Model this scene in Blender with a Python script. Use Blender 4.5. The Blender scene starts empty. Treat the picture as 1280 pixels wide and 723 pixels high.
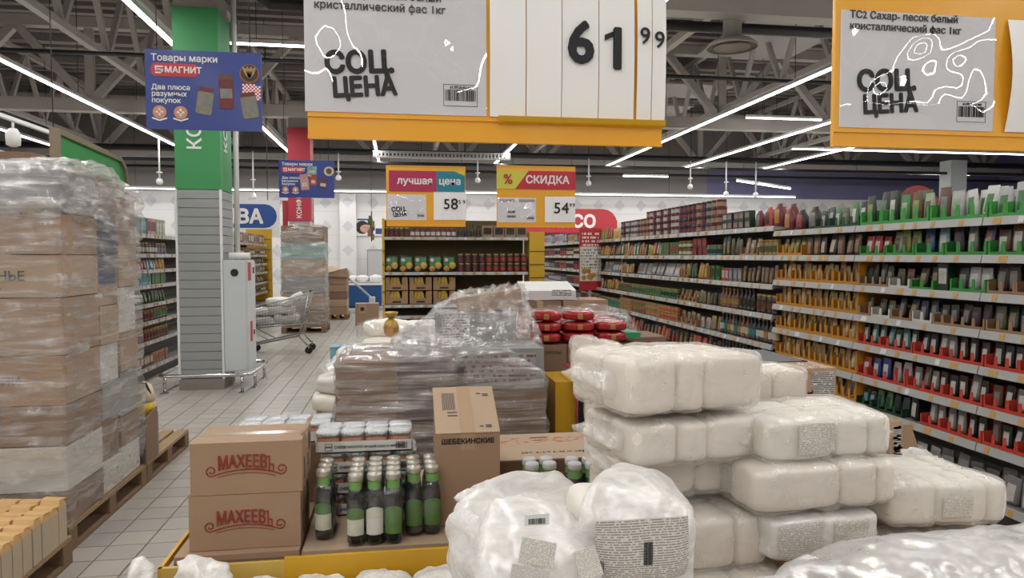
import bpy, bmesh, math, random
from math import sin, cos, tan, pi, radians as R, atan
from mathutils import Vector, Matrix, Euler, noise
D = bpy.data
SC = bpy.context.scene
COL = SC.collection

# ------------------------------------------------------------------ camera
FPX, CAMZ, YAW, PITCH = 900.0, 1.6, 8.84, -2.64
cd = D.cameras.new('camera'); cam = D.objects.new('camera', cd); COL.objects.link(cam)
cam.location = (0, 0, CAMZ)
cam.rotation_euler = (R(90 + PITCH), 0, R(-YAW))
cd.sensor_fit = 'HORIZONTAL'; cd.sensor_width = 36; cd.lens = 36 * FPX / 1280
cd.clip_start = 0.05; cd.clip_end = 200
SC.camera = cam
RM = Euler((R(90 + PITCH), 0, R(-YAW))).to_matrix()
def ray(px, py):
    return RM @ Vector(((px - 640) / FPX, (361.5 - py) / FPX, -1))
def at(px, py, Y):            # the point on the plane y=Y seen at that pixel
    d = ray(px, py); return Vector((0, 0, CAMZ)) + d * (Y / d.y)
def atx(px, py, X):
    d = ray(px, py); return Vector((0, 0, CAMZ)) + d * (X / d.x)
def atz(px, py, Z):
    d = ray(px, py); return Vector((0, 0, CAMZ)) + d * ((Z - CAMZ) / d.z)

# ------------------------------------------------------------------ world, exposure
w = D.worlds.new('world'); SC.world = w; w.use_nodes = True
w.node_tree.nodes['Background'].inputs[0].default_value = (0.80, 0.84, 0.9, 1)
w.node_tree.nodes['Background'].inputs[1].default_value = 0.25
SC.view_settings.view_transform = 'Standard'; SC.view_settings.look = 'None'
SC.view_settings.exposure = 0.13; SC.view_settings.gamma = 1.0
SC.view_settings.use_curve_mapping = False
try:
    SC.cycles.transparent_max_bounces = 12; SC.cycles.max_bounces = 6; SC.cycles.sample_clamp_indirect = 4
    SC.cycles.caustics_reflective = False; SC.cycles.caustics_refractive = False
except Exception: pass
# the long fluorescent lines hang at LAMPZ: x of each lengthwise line; their lights are made here
LAMPZ = 4.5
LINES = [-9.0, -5.8, -3.04, -0.62, 2.97, 6.6, 9.24, 11.95]
TUBE_W = 8.2
TUBE_EMIT = 9.0

# ------------------------------------------------------------------ colours and materials
def C(h, a=1.0):
    h = h.lstrip('#'); v = []
    for i in (0, 2, 4):
        s = int(h[i:i+2], 16) / 255
        v.append(s / 12.92 if s <= 0.04045 else ((s + 0.055) / 1.055) ** 2.4)
    return (v[0], v[1], v[2], a)
_M = {}
def mat(name, col='#808080', rough=0.6, var=0.12, scale=8.0, metal=0.0, bump=0.0, bscale=60.0, emit=0.0, coat=0.0, stretch=None, trans=0.0, ior=1.45):
    if name in _M: return _M[name]
    m = D.materials.new(name); _M[name] = m; m.use_nodes = True
    nt = m.node_tree; b = nt.nodes['Principled BSDF']; c = C(col)
    m.diffuse_color = c
    b.inputs['Roughness'].default_value = rough; b.inputs['Metallic'].default_value = metal
    b.inputs['Coat Weight'].default_value = coat; b.inputs['Coat Roughness'].default_value = 0.12
    if trans: b.inputs['Transmission Weight'].default_value = trans; b.inputs['IOR'].default_value = ior
    tc = nt.nodes.new('ShaderNodeTexCoord'); mp = nt.nodes.new('ShaderNodeMapping')
    nt.links.new(tc.outputs['Object'], mp.inputs[0])
    if stretch: mp.inputs['Scale'].default_value = stretch
    if var > 0:
        n = nt.nodes.new('ShaderNodeTexNoise'); n.inputs['Scale'].default_value = scale; n.inputs['Detail'].default_value = 4
        nt.links.new(mp.outputs[0], n.inputs['Vector'])
        mx = nt.nodes.new('ShaderNodeMix'); mx.data_type = 'RGBA'
        mx.inputs[6].default_value = tuple(min(1, x * (1 - var)) for x in c[:3]) + (1,)
        mx.inputs[7].default_value = tuple(min(1, x * (1 + var)) for x in c[:3]) + (1,)
        nt.links.new(n.outputs[0], mx.inputs[0]); nt.links.new(mx.outputs[2], b.inputs['Base Color'])
    else: b.inputs['Base Color'].default_value = c
    if bump > 0:
        n2 = nt.nodes.new('ShaderNodeTexNoise'); n2.inputs['Scale'].default_value = bscale; n2.inputs['Detail'].default_value = 3
        nt.links.new(mp.outputs[0], n2.inputs['Vector'])
        bp = nt.nodes.new('ShaderNodeBump'); bp.inputs['Strength'].default_value = bump; bp.inputs['Distance'].default_value = 0.01
        nt.links.new(n2.outputs[0], bp.inputs['Height']); nt.links.new(bp.outputs[0], b.inputs['Normal'])
    if emit:
        b.inputs['Emission Color'].default_value = c; b.inputs['Emission Strength'].default_value = emit
    return m
def film_mat(name, lo, hi, scale=(3, 3, 30), rough=0.22, tint='#e8e8e8', bump=0.5, dist=0.01, gloss=0.5, thr=(0.35, 0.7), rot=(0, 0, 0)):
    """thin clear plastic: mostly see-through, with milky streaks and glossy folds"""
    if name in _M: return _M[name]
    m = D.materials.new(name); _M[name] = m; m.use_nodes = True; nt = m.node_tree; nt.nodes.clear()
    N = nt.nodes.new; L = nt.links.new
    out = N('ShaderNodeOutputMaterial'); mx = N('ShaderNodeMixShader'); tr = N('ShaderNodeBsdfTransparent')
    m2 = N('ShaderNodeMixShader'); df = N('ShaderNodeBsdfDiffuse'); gl = N('ShaderNodeBsdfGlossy')
    df.inputs[0].default_value = C(tint); gl.inputs[0].default_value = (1, 1, 1, 1); gl.inputs['Roughness'].default_value = rough
    m2.inputs[0].default_value = gloss; L(df.outputs[0], m2.inputs[1]); L(gl.outputs[0], m2.inputs[2])
    tc = N('ShaderNodeTexCoord'); mp = N('ShaderNodeMapping'); mp.inputs['Scale'].default_value = scale; mp.inputs['Rotation'].default_value = rot
    L(tc.outputs['Object'], mp.inputs[0])
    n = N('ShaderNodeTexNoise'); n.inputs['Scale'].default_value = 1.0; n.inputs['Detail'].default_value = 5; n.inputs['Roughness'].default_value = 0.65; n.inputs['Distortion'].default_value = 0.6
    L(mp.outputs[0], n.inputs['Vector'])
    rp = N('ShaderNodeMapRange'); rp.inputs[1].default_value = thr[0]; rp.inputs[2].default_value = thr[1]; rp.inputs[3].default_value = lo; rp.inputs[4].default_value = hi
    L(n.outputs[0], rp.inputs[0]); L(rp.outputs[0], mx.inputs[0])
    bp = N('ShaderNodeBump'); bp.inputs['Strength'].default_value = bump; bp.inputs['Distance'].default_value = dist
    L(n.outputs[0], bp.inputs['Height']); L(bp.outputs[0], gl.inputs['Normal']); L(bp.outputs[0], df.inputs['Normal'])
    L(tr.outputs[0], mx.inputs[1]); L(m2.outputs[0], mx.inputs[2]); L(mx.outputs[0], out.inputs[0])
    m.diffuse_color = (0.8, 0.8, 0.8, 0.4)
    return m
def print_mat(name, paper, ink, sx, sz, dens=0.5, axis=(1, 0, 1)):
    """illegibly small printed lines on paper (flat print)"""
    if name in _M: return _M[name]
    m = mat(name, paper, 0.6, 0); nt = m.node_tree; b = nt.nodes['Principled BSDF']; N = nt.nodes.new; L = nt.links.new
    tc = N('ShaderNodeTexCoord'); sp = N('ShaderNodeSeparateXYZ'); L(tc.outputs['UV'], sp.inputs[0])
    mt = N('ShaderNodeMath'); mt.operation = 'MULTIPLY'; mt.inputs[1].default_value = sz; L(sp.outputs[1], mt.inputs[0])
    fr = N('ShaderNodeMath'); fr.operation = 'FRACT'; L(mt.outputs[0], fr.inputs[0])
    gt = N('ShaderNodeMath'); gt.operation = 'LESS_THAN'; gt.inputs[1].default_value = 0.55; L(fr.outputs[0], gt.inputs[0])
    fl = N('ShaderNodeMath'); fl.operation = 'FLOOR'; L(mt.outputs[0], fl.inputs[0])
    cb = N('ShaderNodeCombineXYZ'); mu = N('ShaderNodeMath'); mu.operation = 'MULTIPLY'; mu.inputs[1].default_value = sx; L(sp.outputs[0], mu.inputs[0])
    L(mu.outputs[0], cb.inputs[0]); L(fl.outputs[0], cb.inputs[1])
    wn = N('ShaderNodeTexNoise'); wn.inputs['Scale'].default_value = 1.3; wn.inputs['Detail'].default_value = 1; L(cb.outputs[0], wn.inputs['Vector'])
    g2 = N('ShaderNodeMath'); g2.operation = 'GREATER_THAN'; g2.inputs[1].default_value = 1 - dens; L(wn.outputs[0], g2.inputs[0])
    m3 = N('ShaderNodeMath'); m3.operation = 'MULTIPLY'; L(gt.outputs[0], m3.inputs[0]); L(g2.outputs[0], m3.inputs[1])
    mx = N('ShaderNodeMix'); mx.data_type = 'RGBA'; mx.inputs[6].default_value = C(paper); mx.inputs[7].default_value = C(ink)
    L(m3.outputs[0], mx.inputs[0]); L(mx.outputs[2], b.inputs['Base Color'])
    return m

# ------------------------------------------------------------------ mesh builder
class MB:
    def __init__(s): s.v = []; s.f = []; s.m = []; s.sm = []; s.mats = []
    def mi(s, m):
        if m not in s.mats: s.mats.append(m)
        return s.mats.index(m)
    def add(s, vs, fs, m, smooth=False, mtx=None):
        o = len(s.v); k = s.mi(m)
        for v in vs: s.v.append(tuple(mtx @ Vector(v)) if mtx else tuple(v))
        for f in fs: s.f.append(tuple(o + i for i in f)); s.m.append(k); s.sm.append(smooth)
        return s
    def box(s, c, d, m, mtx=None, taper=None):
        x, y, z = c; a, b, e = d[0]/2, d[1]/2, d[2]/2; t = taper or 1
        vs = [(x-a,y-b,z-e),(x+a,y-b,z-e),(x+a,y+b,z-e),(x-a,y+b,z-e),(x-a*t,y-b*t,z+e),(x+a*t,y-b*t,z+e),(x+a*t,y+b*t,z+e),(x-a*t,y+b*t,z+e)]
        return s.add(vs, [(0,3,2,1),(4,5,6,7),(0,1,5,4),(1,2,6,5),(2,3,7,6),(3,0,4,7)], m, False, mtx)
    def b2(s, lo, hi, m, mtx=None):
        return s.box([(lo[i]+hi[i])/2 for i in range(3)], [hi[i]-lo[i] for i in range(3)], m, mtx)
    def hexa(s, p, m):     # eight corners: bottom ring then top ring
        return s.add(p, [(0,3,2,1),(4,5,6,7),(0,1,5,4),(1,2,6,5),(2,3,7,6),(3,0,4,7)], m)
    def quad(s, a, b, c, d, m): return s.add([a,b,c,d], [(0,1,2,3)], m)
    def lathe(s, prof, m, n=16, c=(0,0,0), cap=True, smooth=True, mtx=None, sq=None):
        vs = []; fs = []
        for r, z in prof:
            for i in range(n):
                a = 2*pi*i/n; x, y = cos(a), sin(a)
                if sq: k = (abs(x)**sq + abs(y)**sq) ** (-1/sq); x, y = x*k, y*k
                vs.append((c[0]+r*x, c[1]+r*y, c[2]+z))
        for j in range(len(prof)-1):
            for i in range(n):
                fs.append((j*n+i, j*n+(i+1)%n, (j+1)*n+(i+1)%n, (j+1)*n+i))
        s.add(vs, fs, m, smooth, mtx)
        if cap:
            k = len(s.v) - len(vs); mi = s.mi(m)
            s.f.append(tuple(k+i for i in reversed(range(n)))); s.m.append(mi); s.sm.append(False)
            s.f.append(tuple(k+(len(prof)-1)*n+i for i in range(n))); s.m.append(mi); s.sm.append(False)
        return s
    def tube(s, pts, r, m, n=8, closed=False):
        pts = [Vector(p) for p in pts]; N = len(pts); vs = []; fs = []; up = Vector((0, 0, 1))
        for i, p in enumerate(pts):
            if closed: t = pts[(i+1) % N] - pts[i-1]
            else: t = pts[min(i+1, N-1)] - pts[max(i-1, 0)]
            t.normalize(); a = t.cross(up)
            if a.length < 1e-3: a = t.cross(Vector((0, 1, 0)))
            a.normalize(); b = a.cross(t)
            for k in range(n):
                q = 2*pi*k/n; vs.append(p + a*cos(q)*r + b*sin(q)*r)
        for i in range(N if closed else N-1):
            for k in range(n):
                j = (i+1) % N
                fs.append((i*n+k, i*n+(k+1)%n, j*n+(k+1)%n, j*n+k))
        if not closed: fs += [tuple(reversed(range(n))), tuple((N-1)*n+k for k in range(n))]
        s.add([tuple(v) for v in vs], fs, m, True)
        return s
    def bar(s, a, b, w, h, m):   # rectangular bar from a to b
        a = Vector(a); b = Vector(b); t = (b-a).normalized(); up = Vector((0,0,1)) if abs(t.z) < 0.95 else Vector((0,1,0))
        x = t.cross(up).normalized()*w/2; y = x.cross(t).normalized()*h/2
        s.add([tuple(a-x-y),tuple(a+x-y),tuple(a+x+y),tuple(a-x+y),tuple(b-x-y),tuple(b+x-y),tuple(b+x+y),tuple(b-x+y)],
              [(0,1,2,3),(7,6,5,4),(0,4,5,1),(1,5,6,2),(2,6,7,3),(3,7,4,0)], m)
        return s
    def poly(s, pts, t, m, plane='xz', off=0.0):   # flat outline extruded by t towards -y (plane xz)
        n = len(pts)
        vs = [(p[0], off, p[1]) for p in pts] + [(p[0], off - t, p[1]) for p in pts]
        fs = [tuple(range(n, 2*n)), tuple(reversed(range(n)))] + [(i, (i+1) % n, n+(i+1) % n, n+i) for i in range(n)]
        return s.add(vs, fs, m)
    def mesh(s, name):
        me = D.meshes.new(name); me.from_pydata(s.v, [], s.f)
        for m in s.mats: me.materials.append(m)
        me.polygons.foreach_set('material_index', s.m); me.polygons.foreach_set('use_smooth', s.sm)
        me.update(); return me
    def build(s, name, parent=None, loc=(0,0,0), rz=0.0, kind=None):
        return put(name, s.mesh(name), parent, loc, rz, kind)
def put(name, me, parent=None, loc=(0,0,0), rz=0.0, kind=None, rot=None):
    o = D.objects.new(name, me); COL.objects.link(o)
    if parent is not None: o.parent = parent
    o.location = loc; o.rotation_euler = rot if rot else (0, 0, rz)
    if kind: o['kind'] = kind
    return o
def tag(o, label, cat, group=None, kind=None):
    o['label'] = label; o['category'] = cat
    if group: o['group'] = group
    if kind: o['kind'] = kind
    return o
def thing(name, label, cat, loc=(0,0,0), rz=0.0, group=None, rot=None):
    o = D.objects.new(name, None); COL.objects.link(o); o.empty_display_size = 0.05
    o.location = loc; o.rotation_euler = rot if rot else (0, 0, rz)
    return tag(o, label, cat, group)
def copy_tree(o, parent=None):
    c = o.copy(); COL.objects.link(c)
    if parent is not None: c.parent = parent
    for ch in list(o.children): copy_tree(ch, c)
    return c
def text_mesh(s, size, m, bold=0.0, depth=0.0006, xs=1.0, align='CENTER', warp=None, shear=0.0, res=3):
    cu = D.curves.new('lettering', 'FONT'); cu.body = s; cu.size = size; cu.extrude = depth
    cu.align_x = align; cu.align_y = 'CENTER' if align == 'CENTER' else 'BOTTOM_BASELINE'; cu.resolution_u = res; cu.shear = shear
    o = D.objects.new('lettering', cu); COL.objects.link(o)
    dg = bpy.context.evaluated_depsgraph_get(); me = D.meshes.new_from_object(o.evaluated_get(dg))
    D.objects.remove(o); D.curves.remove(cu); me.name = 'lettering'
    for v in me.vertices:
        x, y, z = v.co; x *= xs
        if warp: x, y = warp(x, y)
        v.co = (x, -z, y)          # stands upright, faces -y
    # the flip above mirrors the winding
    me.flip_normals() if False else None
    me.materials.clear(); me.materials.append(m)
    if bold:      # a heavier weight: the same outline laid over itself a hair to each side
        vs = [v.co.copy() for v in me.vertices]; fs = [tuple(p.vertices) for p in me.polygons]; n = len(vs); V = []; F = []
        e = bold * size * .9
        for k, (dx, dz) in enumerate(((0, 0), (1, 0), (-1, 0), (0, 1), (0, -1), (.7, .7), (-.7, .7), (.7, -.7), (-.7, -.7))):
            V += [(v.x + dx*e, v.y - k*size*.0035, v.z + dz*e) for v in vs]; F += [tuple(i + k*n for i in f) for f in fs]
        D.meshes.remove(me); me = D.meshes.new('lettering'); me.from_pydata(V, [], F); me.materials.append(m)
    me.update()
    return me
def text(parent, s, size, loc, m, name='lettering', rz=0.0, tilt=0.0, **k):
    me = text_mesh(s, size, m, **k)
    return put(name, me, parent, loc, rot=(0, tilt, rz))
def barcode(mb, x, z, w, h, m, y=0.0, seed=3):
    r = random.Random(seed); p = x
    while p < x + w:
        t = r.choice((.012, .02, .035)) * w; mb.b2((p, y-.0006, z), (min(p+t, x+w), y, z+h), m); p += t + r.choice((.012, .02, .03)) * w

# ------------------------------------------------------------------ soft packed goods
def cube_grid(n):
    vs = {}; fs = []; out = []
    def vid(p):
        k = tuple(round(c, 5) for c in p)
        if k not in vs: vs[k] = len(out); out.append(Vector(p))
        return vs[k]
    for ax in range(3):
        for sg in (-1, 1):
            for i in range(n):
                for j in range(n):
                    q = []
                    for (a, b) in ((i, j), (i+1, j), (i+1, j+1), (i, j+1)):
                        u = -1 + 2*a/n; v = -1 + 2*b/n; p = [0, 0, 0]; p[ax] = sg; p[(ax+1) % 3] = u; p[(ax+2) % 3] = v; q.append(vid(p))
                    fs.append(tuple(q) if sg > 0 else tuple(reversed(q)))
    return out, fs
_CG = {}
def soft_map(p, hx, hy, hz, e=5.0, seams=(), seamsy=(), gd=0.0, gw=0.02, amp=0.0, fr=6.0, seed=0.0, droop=0.0, ridge=0.0):
    n = (abs(p.x)**e + abs(p.y)**e + abs(p.z)**e) ** (-1/e)
    m = max(abs(p.x), abs(p.y), abs(p.z)); q = p * n
    x, y, z = q.x*hx, q.y*hy, q.z*hz
    k = 0.0
    for s_ in seams: k += gd * math.exp(-((x - s_) / gw) ** 2)
    for s_ in seamsy: k += gd * math.exp(-((y - s_) / gw) ** 2)
    y -= math.copysign(k * min(1, abs(q.y)*1.6), q.y); z -= math.copysign(k * min(1, abs(q.z)*1.6), q.z)
    if amp or ridge:
        v = Vector((x*fr + seed, y*fr, z*fr + seed))
        d = amp * noise.noise(v) + amp * .5 * noise.noise(v * 2.7)
        if ridge: d += ridge * (0.5 - abs(noise.noise(Vector((x*fr*1.5+seed, y*fr*.9, z*fr*2.6)))) * 2)
        nn = Vector((q.x/hx if hx else 0, q.y/hy, q.z/hz)); nn.normalize()
        x += nn.x*d; y += nn.y*d; z += nn.z*d
    z -= droop * (x/hx) ** 2
    return Vector((x, y, z))
def soft_mesh(name, hx, hy, hz, m, n=12, **k):
    if n not in _CG: _CG[n] = cube_grid(n)
    vs, fs = _CG[n]
    me = D.meshes.new(name); me.from_pydata([tuple(soft_map(v, hx, hy, hz, **k)) for v in vs], [], fs)
    me.materials.append(m); me.polygons.foreach_set('use_smooth', [True]*len(fs)); me.update(); return me
def soft_patch(name, hx, hy, hz, m, face, u0, u1, v0, v1, off=0.003, n=8, **k):
    """a printed patch that hugs one face of a soft block: 'front' (-y) or 'top' (+z); u is x, v is z (front) or y (top)"""
    vs = []; uv = []
    for j in range(n+1):
        for i in range(n+1):
            u = u0 + (u1-u0)*i/n; v = v0 + (v1-v0)*j/n
            p = Vector((u, -1, v)) if face == 'front' else Vector((u, v, 1))
            q = soft_map(p, hx, hy, hz, **k); q += Vector((0, -off, 0)) if face == 'front' else Vector((0, 0, off))
            vs.append(tuple(q)); uv.append((i/n, j/n))
    fs = [(j*(n+1)+i, j*(n+1)+i+1, (j+1)*(n+1)+i+1, (j+1)*(n+1)+i) for j in range(n) for i in range(n)]
    me = D.meshes.new(name); me.from_pydata(vs, [], fs); me.materials.append(m)
    ul = me.uv_layers.new(name='UVMap')
    for p in me.polygons:
        for li in p.loop_indices: ul.data[li].uv = uv[me.loops[li].vertex_index]
    me.polygons.foreach_set('use_smooth', [True]*len(fs)); me.update(); return me
def uv_quad(name, w, h, m, parent, loc, rz=0.0, rot=None):
    me = D.meshes.new(name); me.from_pydata([(-w/2, 0, -h/2), (w/2, 0, -h/2), (w/2, 0, h/2), (-w/2, 0, h/2)], [], [(0, 1, 2, 3)])
    ul = me.uv_layers.new(name='UVMap')
    for i, c in enumerate(((0,0),(1,0),(1,1),(0,1))): ul.data[i].uv = c
    me.materials.append(m); me.update(); return put(name, me, parent, loc, rz, rot=rot)
NTH = ['first', 'second', 'third', 'fourth', 'fifth', 'sixth', 'seventh', 'eighth', 'ninth', 'tenth', 'eleventh', 'twelfth', 'thirteenth', 'fourteenth', 'fifteenth', 'sixteenth', 'seventeenth', 'eighteenth', 'nineteenth', 'twentieth'] + ['twenty-' + k for k in ('first', 'second', 'third', 'fourth', 'fifth', 'sixth', 'seventh', 'eighth', 'ninth')] + ['thirtieth']
ORD = ['bottom', 'second', 'third', 'fourth', 'fifth', 'sixth', 'seventh', 'eighth', 'ninth', 'tenth']
# ================================================================== THE SETTING
m_tile = mat('floor_tile_ceramic', '#b5ada4', 0.33, 0.10, 3.0, bump=0.05, bscale=25)
m_tile2 = mat('floor_tile_ceramic_grey', '#aca69f', 0.36, 0.10, 3.0, bump=0.05, bscale=25)
m_grout = mat('tile_grout', '#6c665f', 0.9, 0.15)
m_steel = mat('truss_paint', '#bcb8b2', 0.55, 0.08, 2)
m_dark = mat('dark_metal', '#2b2a2a', 0.5, 0.1)
m_deck = mat('roof_deck', '#948f8b', 0.7, 0.15, 0.6)
m_deck2 = mat('roof_deck_pale', '#b8b6b4', 0.7, 0.10, 0.6)
m_duct = mat('duct_metal', '#a29c94', 0.5, 0.08, 1)
m_white = mat('white_paint', '#e4e4e2', 0.5, 0.04)
m_wallg = mat('wall_grey', '#8d8a88', 0.8, 0.05, 1)
m_wallw = mat('wall_white_tile', '#e0dfdd', 0.5, 0.04, 1)
m_purple = mat('wall_purple', '#77759a', 0.7, 0.08, 1)
m_lgrey = mat('light_grey', '#b9bab9', 0.5, 0.05)
m_slat = mat('column_panel', '#999c9b', 0.45, 0.05, 2)
m_green = mat('column_green', '#3b8f52', 0.5, 0.04, 2)
m_red = mat('column_red', '#b3303f', 0.5, 0.04, 2)
m_conc = mat('concrete_beige', '#8f8780', 0.8, 0.08, 2)
m_chrome = mat('chrome', '#c8c8c8', 0.18, 0.03, metal=1.0)
m_black = mat('black_plastic', '#161616', 0.4, 0.05)

fl = MB(); fl.b2((-12, -16, -0.2), (24, 27, -0.006), m_grout); floor = fl.build('floor', kind='structure')
T = 0.2
def tile_mb(mb, x, y, m): 
    g = 0.004
    mb.add([(x+g, y+g, -.006), (x+T-g, y+g, -.006), (x+T-g, y+T-g, -.006), (x+g, y+T-g, -.006), (x+g+.001, y+g+.001, 0), (x+T-g-.001, y+g+.001, 0), (x+T-g-.001, y+T-g-.001, 0), (x+g+.001, y+T-g-.001, 0)],
           [(4,5,6,7),(0,1,5,4),(1,2,6,5),(2,3,7,6),(3,0,4,7)], m)
t1 = MB(); tile_mb(t1, 0, 0, m_tile); tme = t1.mesh('tile'); t1 = MB(); tile_mb(t1, 0, 0, m_tile2); tme2 = t1.mesh('tile_b')
rt = random.Random(5); near = set()
for j in range(50):
    for i in range(6):
        ix = -9 + i; iy = 17 + j
        near.add((ix, iy))
        put('tile', tme if rt.random() < .6 else tme2, floor, (ix*T, iy*T, 0))
ft = MB()
for iy in range(-5, 131):
    for ix in range(-30, 22):
        if (ix, iy) in near: continue
        tile_mb(ft, ix*T, iy*T, m_tile if rt.random() < .6 else m_tile2)
ft.build('tile', floor, kind='stuff')
f2 = MB(); f2.b2((4.4, -16, -.006), (24, 27, 0), m_tile); f2.b2((-12, -16, -.006), (-6, 27, 0), m_tile); f2.b2((-6, -16, -.006), (4.4, -1, 0), m_tile); f2.b2((-6, 26.2, -.006), (4.4, 27, 0), m_tile)
f2.build('tile_field', floor, kind='stuff')

# walls
WY = 26.0
b = MB(); b.b2((-12, WY, 0), (24, WY+.2, 3.8), m_wallw); b.b2((-12, WY-.05, 3.8), (11.5, WY+.2, 5.3), m_wallg); b.b2((11.5, WY-.05, 3.8), (24, WY+.2, 5.3), m_purple); b.b2((-12, WY, 5.3), (24, WY+.2, 7.2), m_deck)
wb = b.build('wall_back', kind='structure')
m_dia = mat('diamond_grey', '#cbcbce', 0.5, 0.05); db = MB()
for i in range(-14, 26):
    for j in range(4):
        x = i*.82 - .1; z = .95 + j*.84; r_ = .2
        db.add([(x-r_, WY-.012, z), (x, WY-.012, z-r_*1.15), (x+r_, WY-.012, z), (x, WY-.012, z+r_*1.15), (x, WY-.02, z)], [(0,1,4),(1,2,4),(2,3,4),(3,0,4)], m_dia)
db.build('diamond_inlay', wb, kind='stuff')
jb = MB(); 
for j in range(5): jb.b2((-12, WY-.006, .1+j*.84-.3), (14, WY, .1+j*.84-.292), m_lgrey)
jb.build('panel_joint', wb, kind='stuff')
b = MB(); b.b2((-2.05, WY-.35, 0), (-1.5, WY, 3.75), m_wallw)
for j in range(4):
    z = .95+j*.84; b.add([(-1.98, WY-.352, z), (-1.78, WY-.352, z-.2), (-1.58, WY-.352, z), (-1.78, WY-.352, z+.2)], [(0,1,2,3)], m_dia)
b.build('trim_1', kind='structure')
b = MB(); b.b2((-12.2, -16, 0), (-12, WY, 7.2), m_wallg); b.build('wall_left', kind='structure')
b = MB(); b.b2((24, -16, 0), (24.2, WY, 7.2), m_purple); b.build('wall_right', kind='structure')
b = MB(); b.b2((-12, -16.2, 0), (24, -16, 7.2), m_wallg); b.build('wall_front', kind='structure')

# ceiling: ribbed deck, trusses
b = MB(); b.b2((-12, -16, 7.15), (24, WY, 7.3), m_deck)
ceil = b.build('ceiling', kind='structure')
rb = MB()
for i in range(0, 84): rb.b2((-12, -15.8+i*.5, 7.05), (24, -15.6+i*.5, 7.15), m_deck)
rb.build('deck_rib', ceil, kind='stuff')
pb = MB()
for y0 in (10.5, 12.6, 14.3, 18.6, 21.3): pb.b2((6.75, y0, 6.2), (9.0, y0+1.6, 6.26), m_deck2)
for y0 in (4.5, 6.6, 10.5): pb.b2((-.45, y0, 6.5), (1.0, y0+1.6, 6.56), m_deck2)
pb.build('insulation_panel', ceil, kind='stuff')
def truss_x(y):
    t = thing('roof_truss', {1: 'pale grey steel roof truss almost above the camera', 9: 'pale steel roof truss over the green column', 17: 'pale steel roof truss over the red column', 25: 'far steel roof truss in front of the back wall', -7: 'steel roof truss behind the camera'}[y], 'truss', (0, y, 0))
    m = MB(); m.b2((-12, -.14, 4.72), (24, .14, 4.98), m_steel); m.build('bottom_chord', t)
    m = MB(); m.b2((-12, -.12, 6.5), (24, .12, 6.72), m_steel); m.build('top_chord', t)
    x = -12.0 + 1.05; k = 0; P = 2.9
    m = MB(); m.bar((0, 0, 4.9), (P/2, 0, 6.55), .16, .16, m_steel); dg_ = m.mesh('diagonal')
    m = MB(); m.bar((0, 0, 6.55), (P/2, 0, 4.9), .16, .16, m_steel); dg2 = m.mesh('diagonal_b')
    m = MB(); m.bar((0, 0, 4.9), (0, 0, 6.6), .18, .1, m_steel); vt = m.mesh('vertical')
    while x < 24 - P:
        put('web_member', dg2, t, (x, 0, 0)); put('web_member', dg_, t, (x+P/2, 0, 0)); put('web_member', vt, t, (x+P/2, 0, 0)); x += P
for y in (-7, 1, 9, 17, 25): truss_x(y)
LT = [-9.5, -5.2, -3.6, 1.2, 4.6, 7.9, 13]
for n_, x in enumerate(LT):
    t = thing('roof_joist', f'slender lengthwise steel roof joist with zigzag web, {NTH[n_]} from the left wall', 'joist', (x, 0, 0), group='lengthwise roof joists under the deck')
    m = MB(); m.b2((-.06, -7, 5.15), (.06, WY-.1, 5.27), m_steel); m.build('bottom_chord', t)
    m = MB(); m.b2((-.06, -7, 6.75), (.06, WY-.1, 6.87), m_steel); m.build('top_chord', t)
    m = MB(); y = -6.5
    while y < 24.6:
        m.bar((0, y, 6.8), (0, y+.9, 5.2), .09, .09, m_steel); m.bar((0, y+.9, 5.2), (0, y+1.8, 6.8), .09, .09, m_steel); y += 1.8
    m.build('web_member', t, kind='stuff')
for n_, y in enumerate((3, 5, 7, 11, 13.4, 15.5, 19.5, 21.6, 23.6)):
    m = MB(); m.b2((-12, y-.05, 6.87), (24, y+.05, 7.05), m_deck); tag(m.build('purlin'), f'dark crosswise purlin under the roof deck, {NTH[n_]} from the camera', 'purlin', 'purlins under the roof deck')
# dark pipes and ducts
def pipe(name, pts, r, m, label, n=10, cat='pipe'): 
    q = MB(); q.tube(pts, r, m, n); return tag(q.build(name), label, cat)
pipe('ceiling_pipe', [(-1.6, 9.0, 5.6), (-1.9, 9.3, 4.9), (-1.6, 9.6, 4.78), (-.6, 9.6, 4.76), (12, 9.6, 4.78)], .075, m_dark, 'thick dark pipe running across under the roof truss')
pipe('sprinkler_pipe', [(-12, 13, 4.95), (24, 13, 4.95)], .035, m_dark, 'thin dark pipe crossing the ceiling above the blue signs')
pipe('sprinkler_pipe', [(-12, 10.4, 5.3), (24, 10.4, 5.3)], .04, m_steel, 'thin grey pipe crossing high above the green column')
pipe('cable_conduit', [(-12, 21.2, 4.25), (24, 21.2, 4.3)], .05, m_dark, 'dark conduit crossing in front of the far truss', cat='conduit')
pipe('cable_conduit', [(-12, 24.2, 5.0), (24, 24.2, 5.0)], .09, m_dark, 'thick dark conduit along the top of the back wall', cat='conduit')
pipe('cable_conduit', [(-12, 24.5, 4.45), (24, 24.5, 4.45)], .05, m_dark, 'lower dark conduit along the grey band of the back wall', cat='conduit')
q = MB(); q.b2((3.2, 11, 5.4), (4.2, 22, 5.9), m_duct)
for y in range(11, 22): q.b2((3.17, y, 5.37), (4.23, y+.05, 5.93), m_duct)
tag(q.build('air_duct'), 'rectangular metal air duct running lengthwise under the roof', 'duct')
pd = at(915, 60, 9.2)
t = thing('air_diffuser', 'round ceiling air diffuser beside the dark pipe', 'vent', (pd.x, 9.2, pd.z))
q = MB(); q.lathe([(.33, 0), (.34, .02), (.26, .09), (.12, .12)], m_duct, 24, cap=False); q.build('outer_ring', t)
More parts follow.
